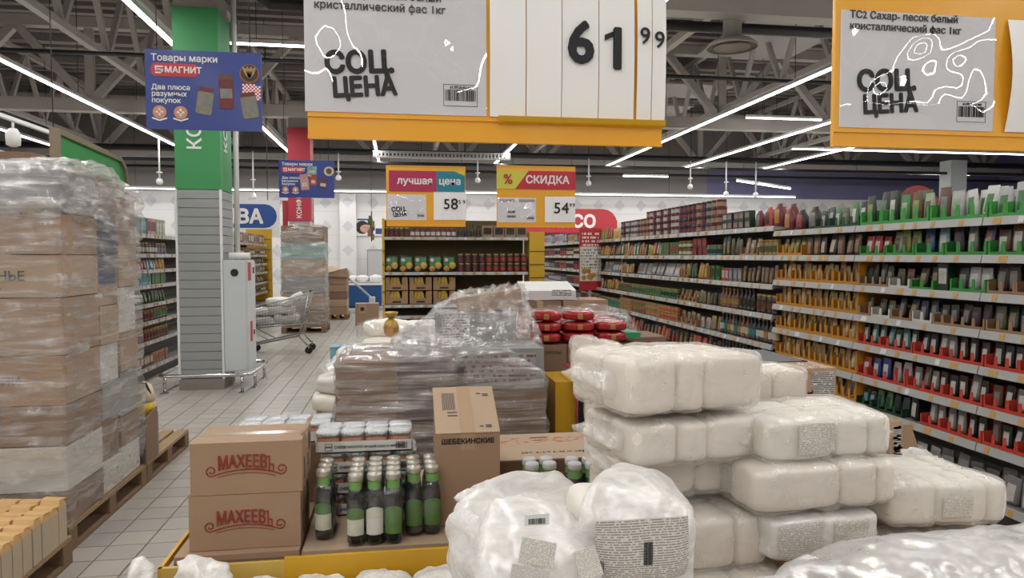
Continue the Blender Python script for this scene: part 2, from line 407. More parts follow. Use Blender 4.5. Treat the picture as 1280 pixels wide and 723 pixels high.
q = MB(); q.lathe([(.24, .0), (.22, .03), (.1, .08)], m_duct, 24, cap=False); q.build('inner_cone', t)
q = MB(); q.lathe([(.12, .1), (.12, 1.6)], m_duct, 16); q.build('duct_neck', t)
# cable tray between two lamp lines
q = MB(); q.b2((-.7, 19.9, 4.27), (3.05, 20.1, 4.3), m_lgrey)
for i in range(38): q.b2((-.7+i*.1, 19.88, 4.3), (-.65+i*.1, 20.12, 4.42), m_lgrey)
q.b2((-.7, 19.87, 4.4), (3.05, 19.9, 4.44), m_lgrey); q.b2((-.7, 20.1, 4.4), (3.05, 20.13, 4.44), m_lgrey)
for x in (.6, 1.8): q.tube([(x, 20, 4.4), (x, 20, 6.8)], .008, m_dark, 6)
tag(q.build('cable_tray'), 'pale perforated cable tray bridging two lengthwise lamp lines', 'cable tray')

# ------------------------------------------------------------------ lamps: housing + tube + its own light
m_tube = mat('lamp_tube', '#ffffff', 0.5, 0, emit=TUBE_EMIT)
def lamp_line(name, p0, p1, label, cat, width=.07, light=True, group=None, power=1.0, seg=5.0, drops=True):
    p0 = Vector(p0); p1 = Vector(p1); c = (p0+p1)/2; d = p1-p0; Lh = d.length; rz = math.atan2(d.y, d.x)
    t = thing(name, label, cat, tuple(c), rz, group)
    m = MB(); m.b2((-Lh/2, -width/2, .0), (Lh/2, width/2, .06), m_white); m.build('housing', t)
    m = MB(); m.b2((-Lh/2, -width*.42, -.025), (Lh/2, width*.42, 0), m_tube); m.build('tube', t)
    if drops:
        m = MB(); k = int(Lh/3) + 1
        for i in range(k): m.tube([(-Lh/2+.4+i*3, 0, .06), (-Lh/2+.4+i*3, 0, 7.045-c.z)], .006, m_dark, 5)
        m.build('suspension_wire', t, kind='stuff')
    if light:
        k = max(1, round(Lh/seg))
        for i in range(k):
            la = D.lights.new('tube_light', 'AREA'); la.shape = 'RECTANGLE'; la.size = Lh/k; la.size_y = width; la.energy = TUBE_W*power*Lh/k
            la.color = (1, .985, .96); lo = D.objects.new('tube_light', la); COL.objects.link(lo); lo.parent = t
            lo.location = (-Lh/2+(i+.5)*Lh/k, 0, -.035)
    return t
nm = ['lamp line over the far left aisle', 'lamp line running above the left shelving', 'lamp line passing behind the larger blue sign', 'lamp line just left of the cable tray', 'lamp line at the far end of the cable tray', 'lamp line over the snack shelving', 'lamp line second beyond the snack shelving', 'lamp line third beyond the snack shelving']
for i, x in enumerate(LINES):
    lamp_line('strip_lamp', (x, -13, LAMPZ), (x, 22.8, LAMPZ), 'long white fluorescent ' + nm[i], 'lamp', seg=6)
lamp_line('strip_lamp', (-11.8, 22.9, LAMPZ-.02), (20, 22.9, LAMPZ-.02), 'long white fluorescent line crossing the whole hall at the far end', 'lamp', seg=8, power=.7)
lamp_line('strip_lamp', (-11.8, 24.9, 3.78), (14.5, 24.9, 3.78), 'thin white lamp rail along the top of the tiled back wall', 'lamp', width=.05, seg=9, power=.5)
lamp_line('strip_lamp', (10.5, 18.2, 4.5), (22, 18.2, 4.5), 'white crosswise lamp line above the white column', 'lamp', seg=12, power=.5)
for (x, y, z, l, lab) in ((-1.9, 12.2, 5.0, 1.5, 'short white lamp beside the red column'), (9.0, 16.0, 4.85, 1.9, 'short white lamp behind the large price signs'), (8.4, 24, 4.35, 1.6, 'short white lamp far beyond the discount sign'), (12.5, 15.5, 4.2, 1.6, 'short white lamp above the purple wall')):
    lamp_line('short_lamp', (x-l/2, y, z), (x+l/2, y, z), lab, 'lamp', light=False)
lamp_line('strip_lamp', (10.2, 20.8, 3.9), (13.2, 23, 3.9), 'slanting lamp line near the white column', 'lamp', light=False)
# white spot-light tracks at far left
def track(p0, p1, lab):
    t = thing('track_light', lab, 'lamp', p0); d = Vector(p1)-Vector(p0)
    m = MB(); m.bar((0,0,0), tuple(d), .05, .04, m_white); m.build('rail', t)
    m = MB(); m.tube([(0, .3, .02), (0, .3, 7.045-p0[2])], .006, m_dark, 5); m.tube([(0, 1.8, .02), (0, 1.8, 7.045-p0[2])], .006, m_dark, 5); m.build('suspension_wire', t)
    for k in (.15, .45, .75):
        q = d*k; m = MB(); m.tube([(q.x, q.y, q.z-.02), (q.x, q.y, q.z-.1)], .015, m_white, 6); m.lathe([(.03, -.3), (.07, -.28), (.075, -.16), (.04, -.1)], m_white, 12, c=(q.x, q.y, q.z)); m.build('spot_head', t)
track((-4.2, 6.2, 3.1), (-4.2, 9.6, 3.1), 'white rail with round spot heads above the wrapped pallet stack')
track((-3.9, 7.2, 2.62), (-3.9, 9.2, 2.62), 'lower white rail with spot heads behind the wrapped pallet stack')
m = MB()
for (px, py, y) in ():
    pass
for (px, y0, y1, Y, lab, kind) in ((423, 206, 225, 21, 'dome camera on a white stem beside the smaller blue sign', 0), (597, 206, 228, 21, 'dome camera between the two small price signs', 0), (736, 210, 232, 21, 'dome camera just beyond the discount sign', 0), (863, 212, 236, 21, 'round dome camera over the stacked cans', 1),
                                (199, 203, 230, 19, 'dome camera between the wrapped stack and the green column', 0), (316, 203, 248, 21, 'dome camera on a long stem by the white pole', 1), (908, 212, 245, 21, 'thin white stem camera over the tinned goods', 0), (945, 215, 246, 21, 'thin white stem camera furthest along the snack shelving', 0)):
    p = at(px, y0, Y); q = at(px, y1, Y); h = p.z - q.z
    t = thing('dome_camera', lab, 'camera', (p.x, Y, q.z))
    m = MB(); m.tube([(0, 0, .1), (0, 0, 4.5-q.z)], .022, m_white, 8); m.tube([(0, 0, 4.5-q.z), (0, 0, 7.148-q.z)], .006, m_dark, 5); m.build('stem', t)
    m = MB(); m.lathe([(.02, -.02), (.07, .0), (.085, .06), (.06, .12), (.03, .14)], m_white, 12); m.build('dome', t)
    m = MB(); m.lathe([(.07, h*.5), (.07, h*.5+.03)], m_white, 10); m.build('bracket', t)

# ------------------------------------------------------------------ columns
def column(x0, x1, y0, y1, mt, nm_, label, wd, tx, ls=.22):
    t = D.objects.new(nm_, None); COL.objects.link(t); t['kind'] = 'structure'; t['label'] = label; t.location = ((x0+x1)/2, (y0+y1)/2, 0)
    wx = x1-x0; wy = y1-y0
    m = MB(); m.b2((-wx/2+.02, -wy/2+.02, 0), (wx/2-.02, wy/2-.02, 4.72), m_conc); m.build('core', t)
    m = MB(); m.b2((-wx/2, -wy/2, 0), (wx/2, wy/2, .13), m_conc); m.build('plinth', t)
    m = MB(); m.b2((-wx/2, -wy/2, 2.385), (wx/2, wy/2, 4.5), mt); m.build('painted_cladding', t)
    h = (2.38-.14)/21
    m = MB(); m.b2((-wx/2+.02, -wy/2, .004), (wx/2-.02, -wy/2+.02, h-.004), m_slat); m.add([(-wx/2+.02, -wy/2, h-.004), (wx/2-.02, -wy/2, h-.004), (wx/2-.02, -wy/2+.014, h), (-wx/2+.02, -wy/2+.014, h)], [(0,1,2,3)], m_slat); sf = m.mesh('slat')
    m = MB(); m.b2((wx/2-.02, -wy/2+.02, .004), (wx/2, wy/2-.02, h-.004), m_slat); ss = m.mesh('slat_side')
    for i in range(21):
        put('slat', sf, t, (0, 0, .14+i*h)); put('slat', ss, t, (0, 0, .14+i*h))
    for sx, sy in ((-1,-1),(1,-1),(1,1)):
        m = MB(); m.b2((-.013, -.013, .13), (.013, .013, 2.385), m_white); m.build('corner_trim', t, (sx*(wx/2-.006), sy*(wy/2-.006), 0))
    me = text_mesh(wd, ls, m_white, bold=.02, align='LEFT'); put('lettering', me, t, (-wx/2+wx*.47+.06, -wy/2-.002, tx), rot=(0, R(-90), 0))
    me = text_mesh(wd, ls, m_white, bold=.02, align='LEFT'); put('lettering', me, t, (wx/2+.002, -wy/2+wy*.55, tx), rot=Euler((0, R(-90), 0)).to_matrix().to_4x4().to_euler() if False else (Matrix.Rotation(R(90), 3, 'Z') @ Matrix.Rotation(R(-90), 3, 'Y')).to_euler())
    return t
column(-2.6, -2.09, 9.0, 9.58, m_green, 'column_1', 'square column, green above and grey slatted below', 'КОФЕ', 2.84)
column(-2.5, -2.0, 17.0, 17.6, m_red, 'column_2', 'square column with red upper cladding', 'КОНФЕТЫ', 2.45, .15)
m = MB(); p = at(1188, 240, 21); q = at(1208, 240, 21); m.b2((p.x, 21, 0), (q.x, 21.5, 4.7), mat('pale_column', '#c9d0d2', .6, .04)); m.build('column_3', kind='structure')
q = MB(); q.b2((-2.64, 17.1, 2.27), (-2.495, 17.13, 2.86), mat('small_red_sign', '#a52335', .5, .04)); s_ = q.build('aisle_flag_sign'); tag(s_, 'small dark red flag sign on the side of the red column', 'sign')
# guard rail round the green column
t = thing('guard_rail', 'low chrome guard rail around the foot of the green column', 'rail', (-2.25, 9.1, 0))
pts = []
x0, x1, y0, y1, z, r_ = -.5, .52, -.38, .72, .215, .1
for (cx, cy, a0) in ((x1-r_, y0+r_, -90), (x1-r_, y1-r_, 0), (x0+r_, y1-r_, 90), (x0+r_, y0+r_, 180)):
    for k in range(5): a = R(a0 + k*22.5); pts.append((cx+r_*cos(a), cy+r_*sin(a), z))
m = MB(); m.tube(pts, .021, m_chrome, 10, closed=True); m.build('top_tube', t)
for (x, y) in ((x0+.04, y0+.1), (x1-.1, y0+.01), (x1-.02, y0+.35), (x1-.03, y1-.1), (x0+.03, y1-.1)):
    g = put('leg', None, t); D.objects.remove(g)
    m = MB(); m.tube([(0, 0, .01), (0, 0, z)], .018, m_chrome, 8); g = m.build('leg', t, (x, y, 0))
    m = MB(); m.lathe([(.045, 0), (.045, .008)], m_chrome, 14); m.build('floor_flange', g)
# white cabinet on the column
t = thing('wall_cabinet', 'tall white metal cabinet fixed to the side of the green column', 'cabinet', (-1.95, 9.25, 0))
m_cab = mat('cabinet_white', '#c9ced0', .4, .03)
m = MB(); m.b2((-.13, -.25, .21), (.13, .25, 1.55), m_cab); m.build('body', t)
m = MB(); m.b2((-.122, -.262, .225), (.122, -.25, 1.535), m_cab); m.build('front_door', t)
m = MB(); m.b2((.13, -.235, .225), (.14, .235, 1.535), m_cab); m.build('side_panel', t)
m = MB(); m.lathe([(.045, 0), (.045, .008)], m_black, 20, mtx=Matrix.Translation((0.0, -.262, 1.40)) @ Matrix.Rotation(R(90), 4, 'X')); m.build('round_port', t)
m_rd = mat('label_red', '#b03a3f', .5, .05); m_wl = print_mat('label_red_print', '#c05055', '#e8dede', 14, 12, .5)
m = MB(); m.b2((.14, -.1, .55), (.143, .02, .80), m_rd); m.build('warning_label', t)
m = MB(); m.b2((.14, -.2, 1.3), (.143, -.02, 1.52), m_rd); m.build('warning_label', t)
m = MB(); m.b2((.14, .1, 1.38), (.15, .13, 1.46), m_dark); m.b2((.14, .1, .62), (.15, .13, .68), m_dark); m.build('lock', t)
m = MB()
m.lathe([(.04, 0), (.04, .24)], m_white, 14, mtx=Matrix.Translation((-.07, -.2, 1.60)) @ Matrix.Rotation(R(90), 4, 'Y')); 
m.lathe([(.015, -.001), (.015, .241)], m_black, 10, mtx=Matrix.Translation((-.07, -.2, 1.60)) @ Matrix.Rotation(R(90), 4, 'Y'))
tag(m.build('paper_roll', None, (-1.95, 9.25, 0)), 'white paper roll lying on top of the tall white cabinet', 'roll')
m = MB(); m.lathe([(.04, 0), (.04, .2)], m_white, 14, mtx=Matrix.Translation((-.1, -.02, 1.60)) @ Matrix.Rotation(R(90), 4, 'Y')); m.lathe([(.015, -.001), (.015, .201)], m_black, 10, mtx=Matrix.Translation((-.1, -.02, 1.60)) @ Matrix.Rotation(R(90), 4, 'Y'))
tag(m.build('paper_roll', None, (-1.95, 9.25, 0)), 'second white paper roll behind the first on the white cabinet', 'roll')
m = MB(); m.tube([(-1.98, 9.32, 1.55), (-1.98, 9.32, 5.0)], .032, m_white, 12); tag(m.build('service_pole'), 'thin white pole rising from the white cabinet to the roof', 'pole')
# ================================================================== SHELVING AND GOODS ON IT
HEX = {'dark green': '#23402b', 'green': '#3f8a3f', 'bright green': '#3c9642', 'lime': '#8fa63e', 'red': '#c02f2a', 'coral red': '#cb4436', 'dark red': '#7c2226', 'white': '#d3d0c9', 'cream': '#d9c9a4',
       'kraft': '#a07e5e', 'orange': '#c98a2c', 'yellow': '#d8ac35', 'gold': '#b28a3d', 'brown': '#6b4530', 'dark brown': '#3c2a22', 'black': '#222022', 'grey': '#85827e', 'silver': '#b3b3b3',
       'teal': '#2f8d8a', 'blue': '#2c4f9c', 'dark blue': '#27304f', 'purple': '#55386b', 'pink': '#d38f93', 'pale green': '#9db58b', 'light blue': '#7ab0c0', 'amber': '#7a4517', 'olive': '#5c6636'}
def cm(n, gloss=0.35):
    h = HEX[n].lstrip('#'); v = [int(h[i:i+2], 16) for i in (0, 2, 4)]; g = sum(v)/3
    return mat('goods_' + n.replace(' ', '_'), '#%02x%02x%02x' % tuple(int((x*.82 + g*.18)*.92) for x in v), gloss, 0.5, 13, bump=.45, bscale=26)
m_shelf = mat('shelf_steel', '#999895', 0.45, 0.05); m_rail = mat('shelf_price_rail', '#9d9d9a', 0.35, 0.05); m_tag = mat('price_tag_orange', '#b08846', 0.5, 0.2, 40); m_tagw = mat('price_tag_white', '#c4c4c4', 0.5, 0.05)
m_backp = mat('shelf_back_panel', '#7d7974', 0.7, 0.05); m_yel = mat('yellow_panel', '#c9a227', 0.5, 0.06, 3); m_foil = mat('foil_bright', '#cfcfcf', .28, .1, 30, metal=.8, bump=.6, bscale=90)
_PM = {}
NOUN = {'pouch': ('snack_pouch', 'pouch'), 'sack': ('snack_sack', 'sack'), 'jar': ('glass_jar', 'jar'), 'bottle': ('sauce_bottle', 'bottle'), 'can': ('food_can', 'can'), 'box': ('small_carton', 'carton'), 'packet': ('flat_packet', 'packet'), 'doypack': ('sauce_pouch', 'sauce pouch')}
def goods(k, w, h, a, b, d=None):
    key = (k, w, h, a, b, d)
    if key in _PM: return _PM[key]
    A, B = cm(a), cm(b); m = MB()
    if k in ('pouch', 'sack', 'doypack'):
        dd = d or w*.42
        prof = [(0, .46, .5), (.12, .5, .52), (.42, .5, .46), (.72, .48, .30), (.9, .47, .1), (1, .46, .015)] if k != 'sack' else [(0, .42, .42), (.15, .5, .5), (.45, .52, .54), (.75, .46, .46), (.9, .25, .25), (1, .3, .08)]
        n = 12; vs = []; fs = []; lab = []
        for (z, fx, fy) in prof:
            for i in range(n):
                t = 2*pi*i/n; c_, s_ = cos(t), sin(t); q = (abs(c_)**3+abs(s_)**3)**(-1/3)
                vs.append((fx*w*c_*q, fy*dd*s_*q, z*h))
        for j in range(len(prof)-1):
            for i in range(n):
                f = (j*n+i, j*n+(i+1)%n, (j+1)*n+(i+1)%n, (j+1)*n+i)
                (lab if (i in (8, 9) and j in (1, 2) if k != 'doypack' else i in (7, 8, 9, 10) and j in (2, 3)) else fs).append(f)
        fs.append(tuple(reversed(range(n))))
        m.add(vs, fs, A, True); o = len(m.v) - len(vs); kk = m.mi(B)
        for f in lab: m.f.append(tuple(o+i for i in f)); m.m.append(kk); m.sm.append(True)
        top = (len(prof)-1)*n
    elif k == 'jar':
        r = w/2; m.lathe([(r*.95, 0), (r, .01), (r, h*.22)], A, 12); m.lathe([(r*1.01, h*.22), (r*1.01, h*.6)], B, 12, cap=False); m.lathe([(r, h*.6), (r, h*.76), (r*.86, h*.84)], A, 12, cap=False); m.lathe([(r*.9, h*.84), (r*.9, h)], cm('gold' if b != 'white' else 'dark red'), 12)
    elif k == 'bottle':
        r = w/2; m.lathe([(r*.95, 0), (r, .01), (r, h*.2)], A, 12); m.lathe([(r*1.01, h*.2), (r*1.01, h*.48)], B, 12, cap=False); m.lathe([(r, h*.48), (r*.95, h*.56), (r*.42, h*.74), (r*.4, h*.9)], A, 12, cap=False); m.lathe([(r*.46, h*.9), (r*.46, h)], B, 12)
    elif k == 'can':
        r = w/2; m.lathe([(r, 0), (r, h*.15)], A, 12); m.lathe([(r*1.0, h*.15), (r*1.0, h*.7)], B, 12, cap=False); m.lathe([(r, h*.7), (r, h*.95), (r*.95, h)], A, 12)
    elif k == 'box':
        dd = d or w*.6; m.b2((-w/2, -dd/2, 0), (w/2, dd/2, h), A); m.b2((-w*.38, -dd/2-.001, h*.25), (w*.38, -dd/2, h*.8), B)
    elif k == 'packet':
        T_ = Matrix.Translation((0, .02, .006)) @ Matrix.Rotation(R(-18), 4, 'X'); m.b2((-w/2, -.012, 0), (w/2, .012, h), A, T_); m.b2((-w*.4, -.0135, h*.2), (w*.4, -.012, h*.7), B, T_)
    me = m.mesh(NOUN[k][0]); _PM[key] = me; return me
_TM = {}
def tray_mesh(n, p, d, h, c):
    key = (n, p, d, h, c)
    if key in _TM: return _TM[key]
    A = mat('tray_'+c.replace(' ', '_'), HEX[c], .5, .06, 6); m = MB(); w = n*p; t = .004
    m.b2((-w/2, -d/2, 0), (w/2, d/2, t), A); m.b2((-w/2, d/2-t, 0), (w/2, d/2, h*1.2), A)
    for s in (-1, 1): m.hexa([(s*w/2-(t if s > 0 else 0), -d/2, 0), (s*w/2+(t if s < 0 else 0), -d/2, 0), (s*w/2+(t if s < 0 else 0), d/2, 0), (s*w/2-(t if s > 0 else 0), d/2, 0), (s*w/2-(t if s > 0 else 0), -d/2, h), (s*w/2+(t if s < 0 else 0), -d/2, h), (s*w/2+(t if s < 0 else 0), d/2, h*1.3), (s*w/2-(t if s > 0 else 0), d/2, h*1.3)], A)
    m.b2((-w/2, -d/2-t, 0), (w/2, -d/2, h*.28), A)
    for i in range(n+1):
        x = -w/2 + i*p; b_ = p*.16; x0 = max(-w/2, x-b_); x1 = min(w/2, x+b_)
        m.add([(x0, -d/2, h*.28), (x1, -d/2, h*.28), (x1-(x1-x0)*.15, -d/2, h), (x0+(x1-x0)*.15, -d/2, h), (x0, -d/2-t, h*.28), (x1, -d/2-t, h*.28), (x1-(x1-x0)*.15, -d/2-t, h), (x0+(x1-x0)*.15, -d/2-t, h)], [(3,2,1,0),(4,5,6,7),(2,3,7,6),(0,3,7,4),(1,2,6,5)], A)
    me = m.mesh('display_tray'); _TM[key] = me; return me
RG = random.Random(11)
class Run:
    def __init__(s, o, u, inw, rz): s.o = Vector(o); s.u = Vector(u); s.i = Vector(inw); s.rz = rz
    def p(s, a, d, z): q = s.o + s.u*a + s.i*d; return (q.x, q.y, z)
def bay(run, a, wid, levels, label, depth=.45, tags='fine', backm=None, htop=1.92, base=True):
    c = run.p(a+wid/2, 0, 0)
    t = thing('shelving_bay', label, 'shelving', c, run.rz)   # local: x along, front -y ... back +y
    m = MB(); m.b2((-wid/2+.001, depth+.0, .05), (wid/2-.001, depth+.02, htop), backm or m_backp); m.build('back_panel', t)
    for s in (-1, 1):
        m = MB(); m.b2((s*(wid/2-.017)-.015, depth+.021, 0), (s*(wid/2-.017)+.015, depth+.05, htop), m_shelf)
        m.build('upright', t)
    if base:
        m = MB(); m.b2((-wid/2+.001, .04, 0), (wid/2-.001, depth, .11), m_dark); m.build('base', t)
    for z in levels:
        m = MB(); m.b2((-wid/2+.003, 0, z-.03), (wid/2-.003, depth, z), m_shelf); sh = m.build('shelf', t)
        m = MB(); m.hexa([(-wid/2+.004, -.022, z-.042), (wid/2-.004, -.022, z-.042), (wid/2-.004, 0, z-.042), (-wid/2+.004, 0, z-.042), (-wid/2+.004, -.01, z+.006), (wid/2-.004, -.01, z+.006), (wid/2-.004, 0, z+.006), (-wid/2+.004, 0, z+.006)], m_rail); m.build('price_rail', sh)
        k = RG.randint(5, 7); xs = [-wid/2+.08+(wid-.16)*(i+RG.random()*.6)/k for i in range(k)]
        if tags == 'fine':
            for x in xs:
                tw = RG.choice((.032, .036, .06)); m = MB(); y0 = -.0245; m.hexa([(-tw/2, -.0235, -.036), (tw/2, -.0235, -.036), (tw/2, -.019, -.036), (-tw/2, -.019, -.036), (-tw/2, -.013, 0), (tw/2, -.013, 0), (tw/2, -.010, 0), (-tw/2, -.010, 0)], m_tag if RG.random() < .85 else m_tagw); m.build('price_tag', sh, (x, 0, z))
        else:
            m = MB()
            for x in xs: m.b2((x-.025, -.0245, z-.036), (x+.025, -.018, z), m_tag if RG.random() < .5 else m_tagw)
            m.build('price_tag', sh, kind='stuff')
    return t
PN = {'coral red': 'nut_pouch', 'kraft': 'dried_fruit_pouch', 'bright green': 'snack_pouch', 'orange': 'cracker_pouch', 'white': 'berry_pouch', 'dark green': 'tea_pouch', None: 'food_pouch'}
def fill(run, a, wid, z, segs, lvl, where, end='near end'):
    """segs: (share, kind, [(body,label)], item width, height, tray colour or None, stack, rows)"""
    tot = sum(s[0] for s in segs); x = a; cnt = 0; tc = 0
    for (sh, k, cols, w_, h_, tr, st, rows) in segs:
        L_ = wid*sh/tot - .01; n = max(1, int(L_/w_ + .25)); p = L_/n
        if tr:
            g = min(n, 4); j = 0
            while j < n:
                c_ = min(g, n-j); me = tray_mesh(c_, round(p, 3), .30, round(h_*(.6 if tr == 'orange' else .48), 3), tr)
                o = put('display_tray', me, None, run.p(x+.005+(j+c_/2)*p, .175, z+.001), run.rz)
                tag(o, f'{tr} cut-out tray, {lvl} shelf, {where}, {NTH[tc]} from {end}', 'tray', f'trays on the {lvl} shelf, {where}'); j += c_; tc += 1
        for i in range(n):
            cc = cols[(i*len(cols)//n) if len(cols) <= 3 else RG.randrange(len(cols))]
            for r_ in range(rows):
                for q in range(st):
                    me = goods(k, round(w_*.88, 3), h_, cc[0], cc[1])
                    o = put(PN[tr] if k == 'pouch' else NOUN[k][0], me, None, run.p(x+.005+(i+.5)*p+RG.uniform(-.003, .003), max(.07+(.012 if tr else -.01), w_*.47+.012)+r_*w_*.8+RG.uniform(-.006, .006), z+.0015+q*(h_+.001)+(.006 if tr else 0)), run.rz+RG.uniform(-.08, .08)*(0 if k in ('box', 'can') else 1))
                    if k == 'pouch' and RG.random() < .5: o.rotation_euler = (R(RG.uniform(-8, 2)), R(RG.choice((-1, 1))*RG.uniform(1, 4.5)), o.rotation_euler.z); o.location.z += .009
                    if k in ('pouch', 'sack'): o.scale = (RG.uniform(.92, 1.0), 1, RG.uniform(.82, 1.08))
                    nn = NOUN[k][1]; pos = f'{lvl} shelf, {where}, {NTH[cnt+i]} from {end}'
                    ex = (', back row' if r_ else '') + (f', {["lowest", "second", "third", "top"][q]} in column' if st > 1 else '')
                    lab = f'{cc[0]} {nn}, {cc[1]} label, {pos}{ex}'
                    if len(lab.replace(',', '').split()) > 16: lab = f'{cc[0]} {nn}, {pos}{ex}'
                    if len(lab.replace(',', '').split()) > 16: lab = f'{cc[0].split()[-1]} {nn}, {pos}{ex.replace(" in column", "")}'
                    tag(o, lab, nn.split()[-1], f'{nn}s on the {lvl} shelf, {where}'.replace('pouchs', 'pouches').replace('boxs', 'boxes'))
        cnt += n; x += wid*sh/tot
RX = 3.4
right = Run((RX, 0, 0), (0, 1, 0), (1, 0, 0), R(-90))
LV = [.17, .48, .70, .94, 1.155, 1.375, 1.60, 1.82]
LV2 = [.17, .48, .77, 1.05, 1.33, 1.60, 1.87]
W_ = 'white'
G = [('green', W_), ('dark green', W_), ('pale green', 'brown'), ('green', 'pale green'), ('brown', 'lime'), ('grey', 'green'), ('dark green', 'lime'), ('black', 'green')]
DK = [('dark green', 'kraft'), ('black', 'grey'), ('dark brown', 'cream'), ('dark red', 'kraft'), ('olive', 'grey'), ('black', 'silver')]
RW = [('dark brown', W_), ('grey', W_), ('black', W_), ('dark green', W_), ('brown', 'grey')]
TE = [('teal', W_), ('teal', 'silver'), ('dark green', W_), ('teal', 'white')]
OR = [('orange', 'brown'), ('gold', 'dark brown'), ('yellow', 'brown'), ('orange', 'cream'), ('gold', 'kraft')]
MX = [('red', 'yellow'), ('green', W_), ('orange', 'red'), ('dark red', W_), ('yellow', 'green'), ('brown', 'orange'), ('cream', 'red'), ('olive', 'yellow')]
b0 = 'nearest snack bay'; b1 = 'second snack bay'; b2_ = 'orange tray bay'; b3 = 'dark bottle bay'
bay(right, 1.37, 1.2, LV, 'shelving bay level with the sugar stack, out past the frame edge')
for a, wh, lab in ((2.57, b0, 'grey steel shelving bay nearest the camera, green and red trays of snacks'), (3.77, b1, 'grey shelving bay with green trays on top and teal pouches below')):
    bay(right, a, 1.2, LV, lab)
    nr = a < 3
    fill(right, a, 1.2, LV[0], [(1, 'pouch', [('grey', W_), ('white', 'dark red'), ('grey', 'white')], .12, .15, None, 1, 2)], 'bottom', wh)
    fill(right, a, 1.2, LV[1], [(1, 'pouch', RW, .078, .15, 'coral red', 1, 1)] if nr else [(.5, 'pouch', RW, .078, .15, 'coral red', 1, 1), (.16, 'pouch', [('black', W_)], .09, .17, None, 1, 1), (.5, 'pouch', [('dark green', 'dark blue'), ('green', 'dark blue'), ('dark green', 'light blue')], .085, .12, 'dark green', 1, 1)], 'second', wh)
    fill(right, a, 1.2, LV[2], [(1, 'pouch', RW, .082, .15, 'coral red', 1, 1)] if nr else [(.55, 'pouch', RW, .082, .15, 'coral red', 1, 1), (.45, 'pouch', [('silver', 'red'), ('blue', W_), ('red', W_)], .1, .15, 'coral red', 1, 1)], 'third', wh)
    fill(right, a, 1.2, LV[3], [(1, 'pouch', RW, .08, .155, 'coral red', 1, 1)] if nr else [(.5, 'pouch', RW[:3], .08, .15, 'coral red', 1, 1), (.5, 'pouch', TE, .08, .155, 'coral red', 1, 1)], 'fourth', wh)
    fill(right, a, 1.2, LV[4], [(.4, 'pouch', DK, .085, .145, 'kraft', 1, 1), (.3, 'pouch', [('dark red', 'orange'), ('orange', W_), ('dark brown', W_)], .1, .15, 'white', 1, 1), (.3, 'pouch', DK, .085, .14, 'kraft', 1, 1)] if nr else [(.4, 'pouch', [('dark brown', 'purple'), ('black', 'grey'), ('dark brown', 'grey')], .085, .14, 'kraft', 1, 1), (.18, 'pouch', [('dark blue', 'grey')], .09, .15, 'white', 1, 1), (.2, 'pouch', DK[:3], .085, .14, 'kraft', 1, 1), (.2, 'pouch', [('olive', 'grey'), ('black', 'olive')], .09, .14, 'white', 1, 1), (.14, 'pouch', DK[:2], .085, .14, 'kraft', 1, 1)], 'fifth', wh)
    fill(right, a, 1.2, LV[5], [(.5, 'pouch', [('silver', 'black'), ('white', 'silver'), ('black', 'silver')], .1, .17, 'bright green', 1, 1), (.5, 'pouch', [('grey', W_), ('dark brown', 'grey')], .1, .16, 'kraft', 1, 1)] if nr else [(.26, 'pouch', [('silver', 'white'), ('black', 'grey')], .1, .17, 'bright green', 1, 1), (.12, 'box', [('dark green', W_)], .1, .18, None, 1, 1), (.2, 'pouch', [('dark brown', 'kraft')], .09, .13, 'bright green', 1, 1), (.2, 'pouch', [('dark red', 'dark brown'), ('olive', 'dark green')], .09, .14, 'white', 1, 1), (.3, 'pouch', [('dark green', 'grey'), ('black', 'dark green')], .085, .15, 'kraft', 1, 1)], 'sixth', wh)
    fill(right, a, 1.2, LV[6], [(1, 'pouch', [('grey', 'kraft'), ('dark brown', 'cream'), ('brown', W_)], .11, .17, 'bright green', 1, 1)] if nr else [(.3, 'pouch', [('purple', 'kraft'), ('grey', W_), ('dark brown', 'purple')], .1, .18, 'bright green', 1, 1), (.24, 'pouch', [('light blue', W_), ('blue', 'brown')], .1, .17, 'bright green', 1, 1), (.26, 'pouch', [('lime', 'brown'), ('pale green', 'brown')], .1, .16, 'bright green', 1, 1), (.26, 'pouch', [('red', W_), ('coral red', W_)], .1, .15, 'bright green', 1, 1)], 'seventh', wh)
    fill(right, a, 1.2, LV[7], [(.22, 'box', [('bright green', W_), ('bright green', 'cream')], .14, .24, None, 1, 1), (.3, 'pouch', [('silver', 'green'), ('white', 'red')], .12, .19, 'coral red', 1, 2), (.5, 'pouch', [('white', 'green'), ('silver', 'green')], .12, .18, 'bright green', 1, 2)] if nr else [(.4, 'pouch', [('white', 'green'), ('silver', 'pale green'), ('brown', 'grey')], .11, .2, 'bright green', 1, 2), (.6, 'pouch', G, .11, .22, 'bright green', 1, 2)], 'top', wh)
bay(right, 4.97, 1.2, LV, 'shelving bay filled with orange trays of snack pouches', tags='fine')
for j in (1, 2, 3, 4, 5):
    fill(right, 4.97, 1.2, LV[j], [(1, 'pouch', OR, .078, .16, 'orange', 1, 1)], ORD[j], b2_)
fill(right, 4.97, 1.2, LV[0], [(1, 'pouch', DK, .11, .16, None, 1, 1)], 'bottom', b2_)
fill(right, 4.97, 1.2, LV[6], [(.65, 'pouch', [('brown', 'kraft'), ('dark brown', 'cream'), ('brown', 'gold')], .1, .17, None, 1, 1), (.35, 'pouch', [('olive', 'yellow')], .1, .16, 'orange', 1, 1)], 'seventh', b2_)
fill(right, 4.97, 1.2, LV[7], [(.5, 'pouch', [('olive', 'grey'), ('green', W_), ('dark brown', W_), ('dark green', 'silver')], .1, .17, 'dark green', 1, 1), (.5, 'sack', [('dark brown', 'grey'), ('black', 'red'), ('dark red', 'orange')], .17, .2, None, 1, 2)], 'top', b2_)
m = MB()
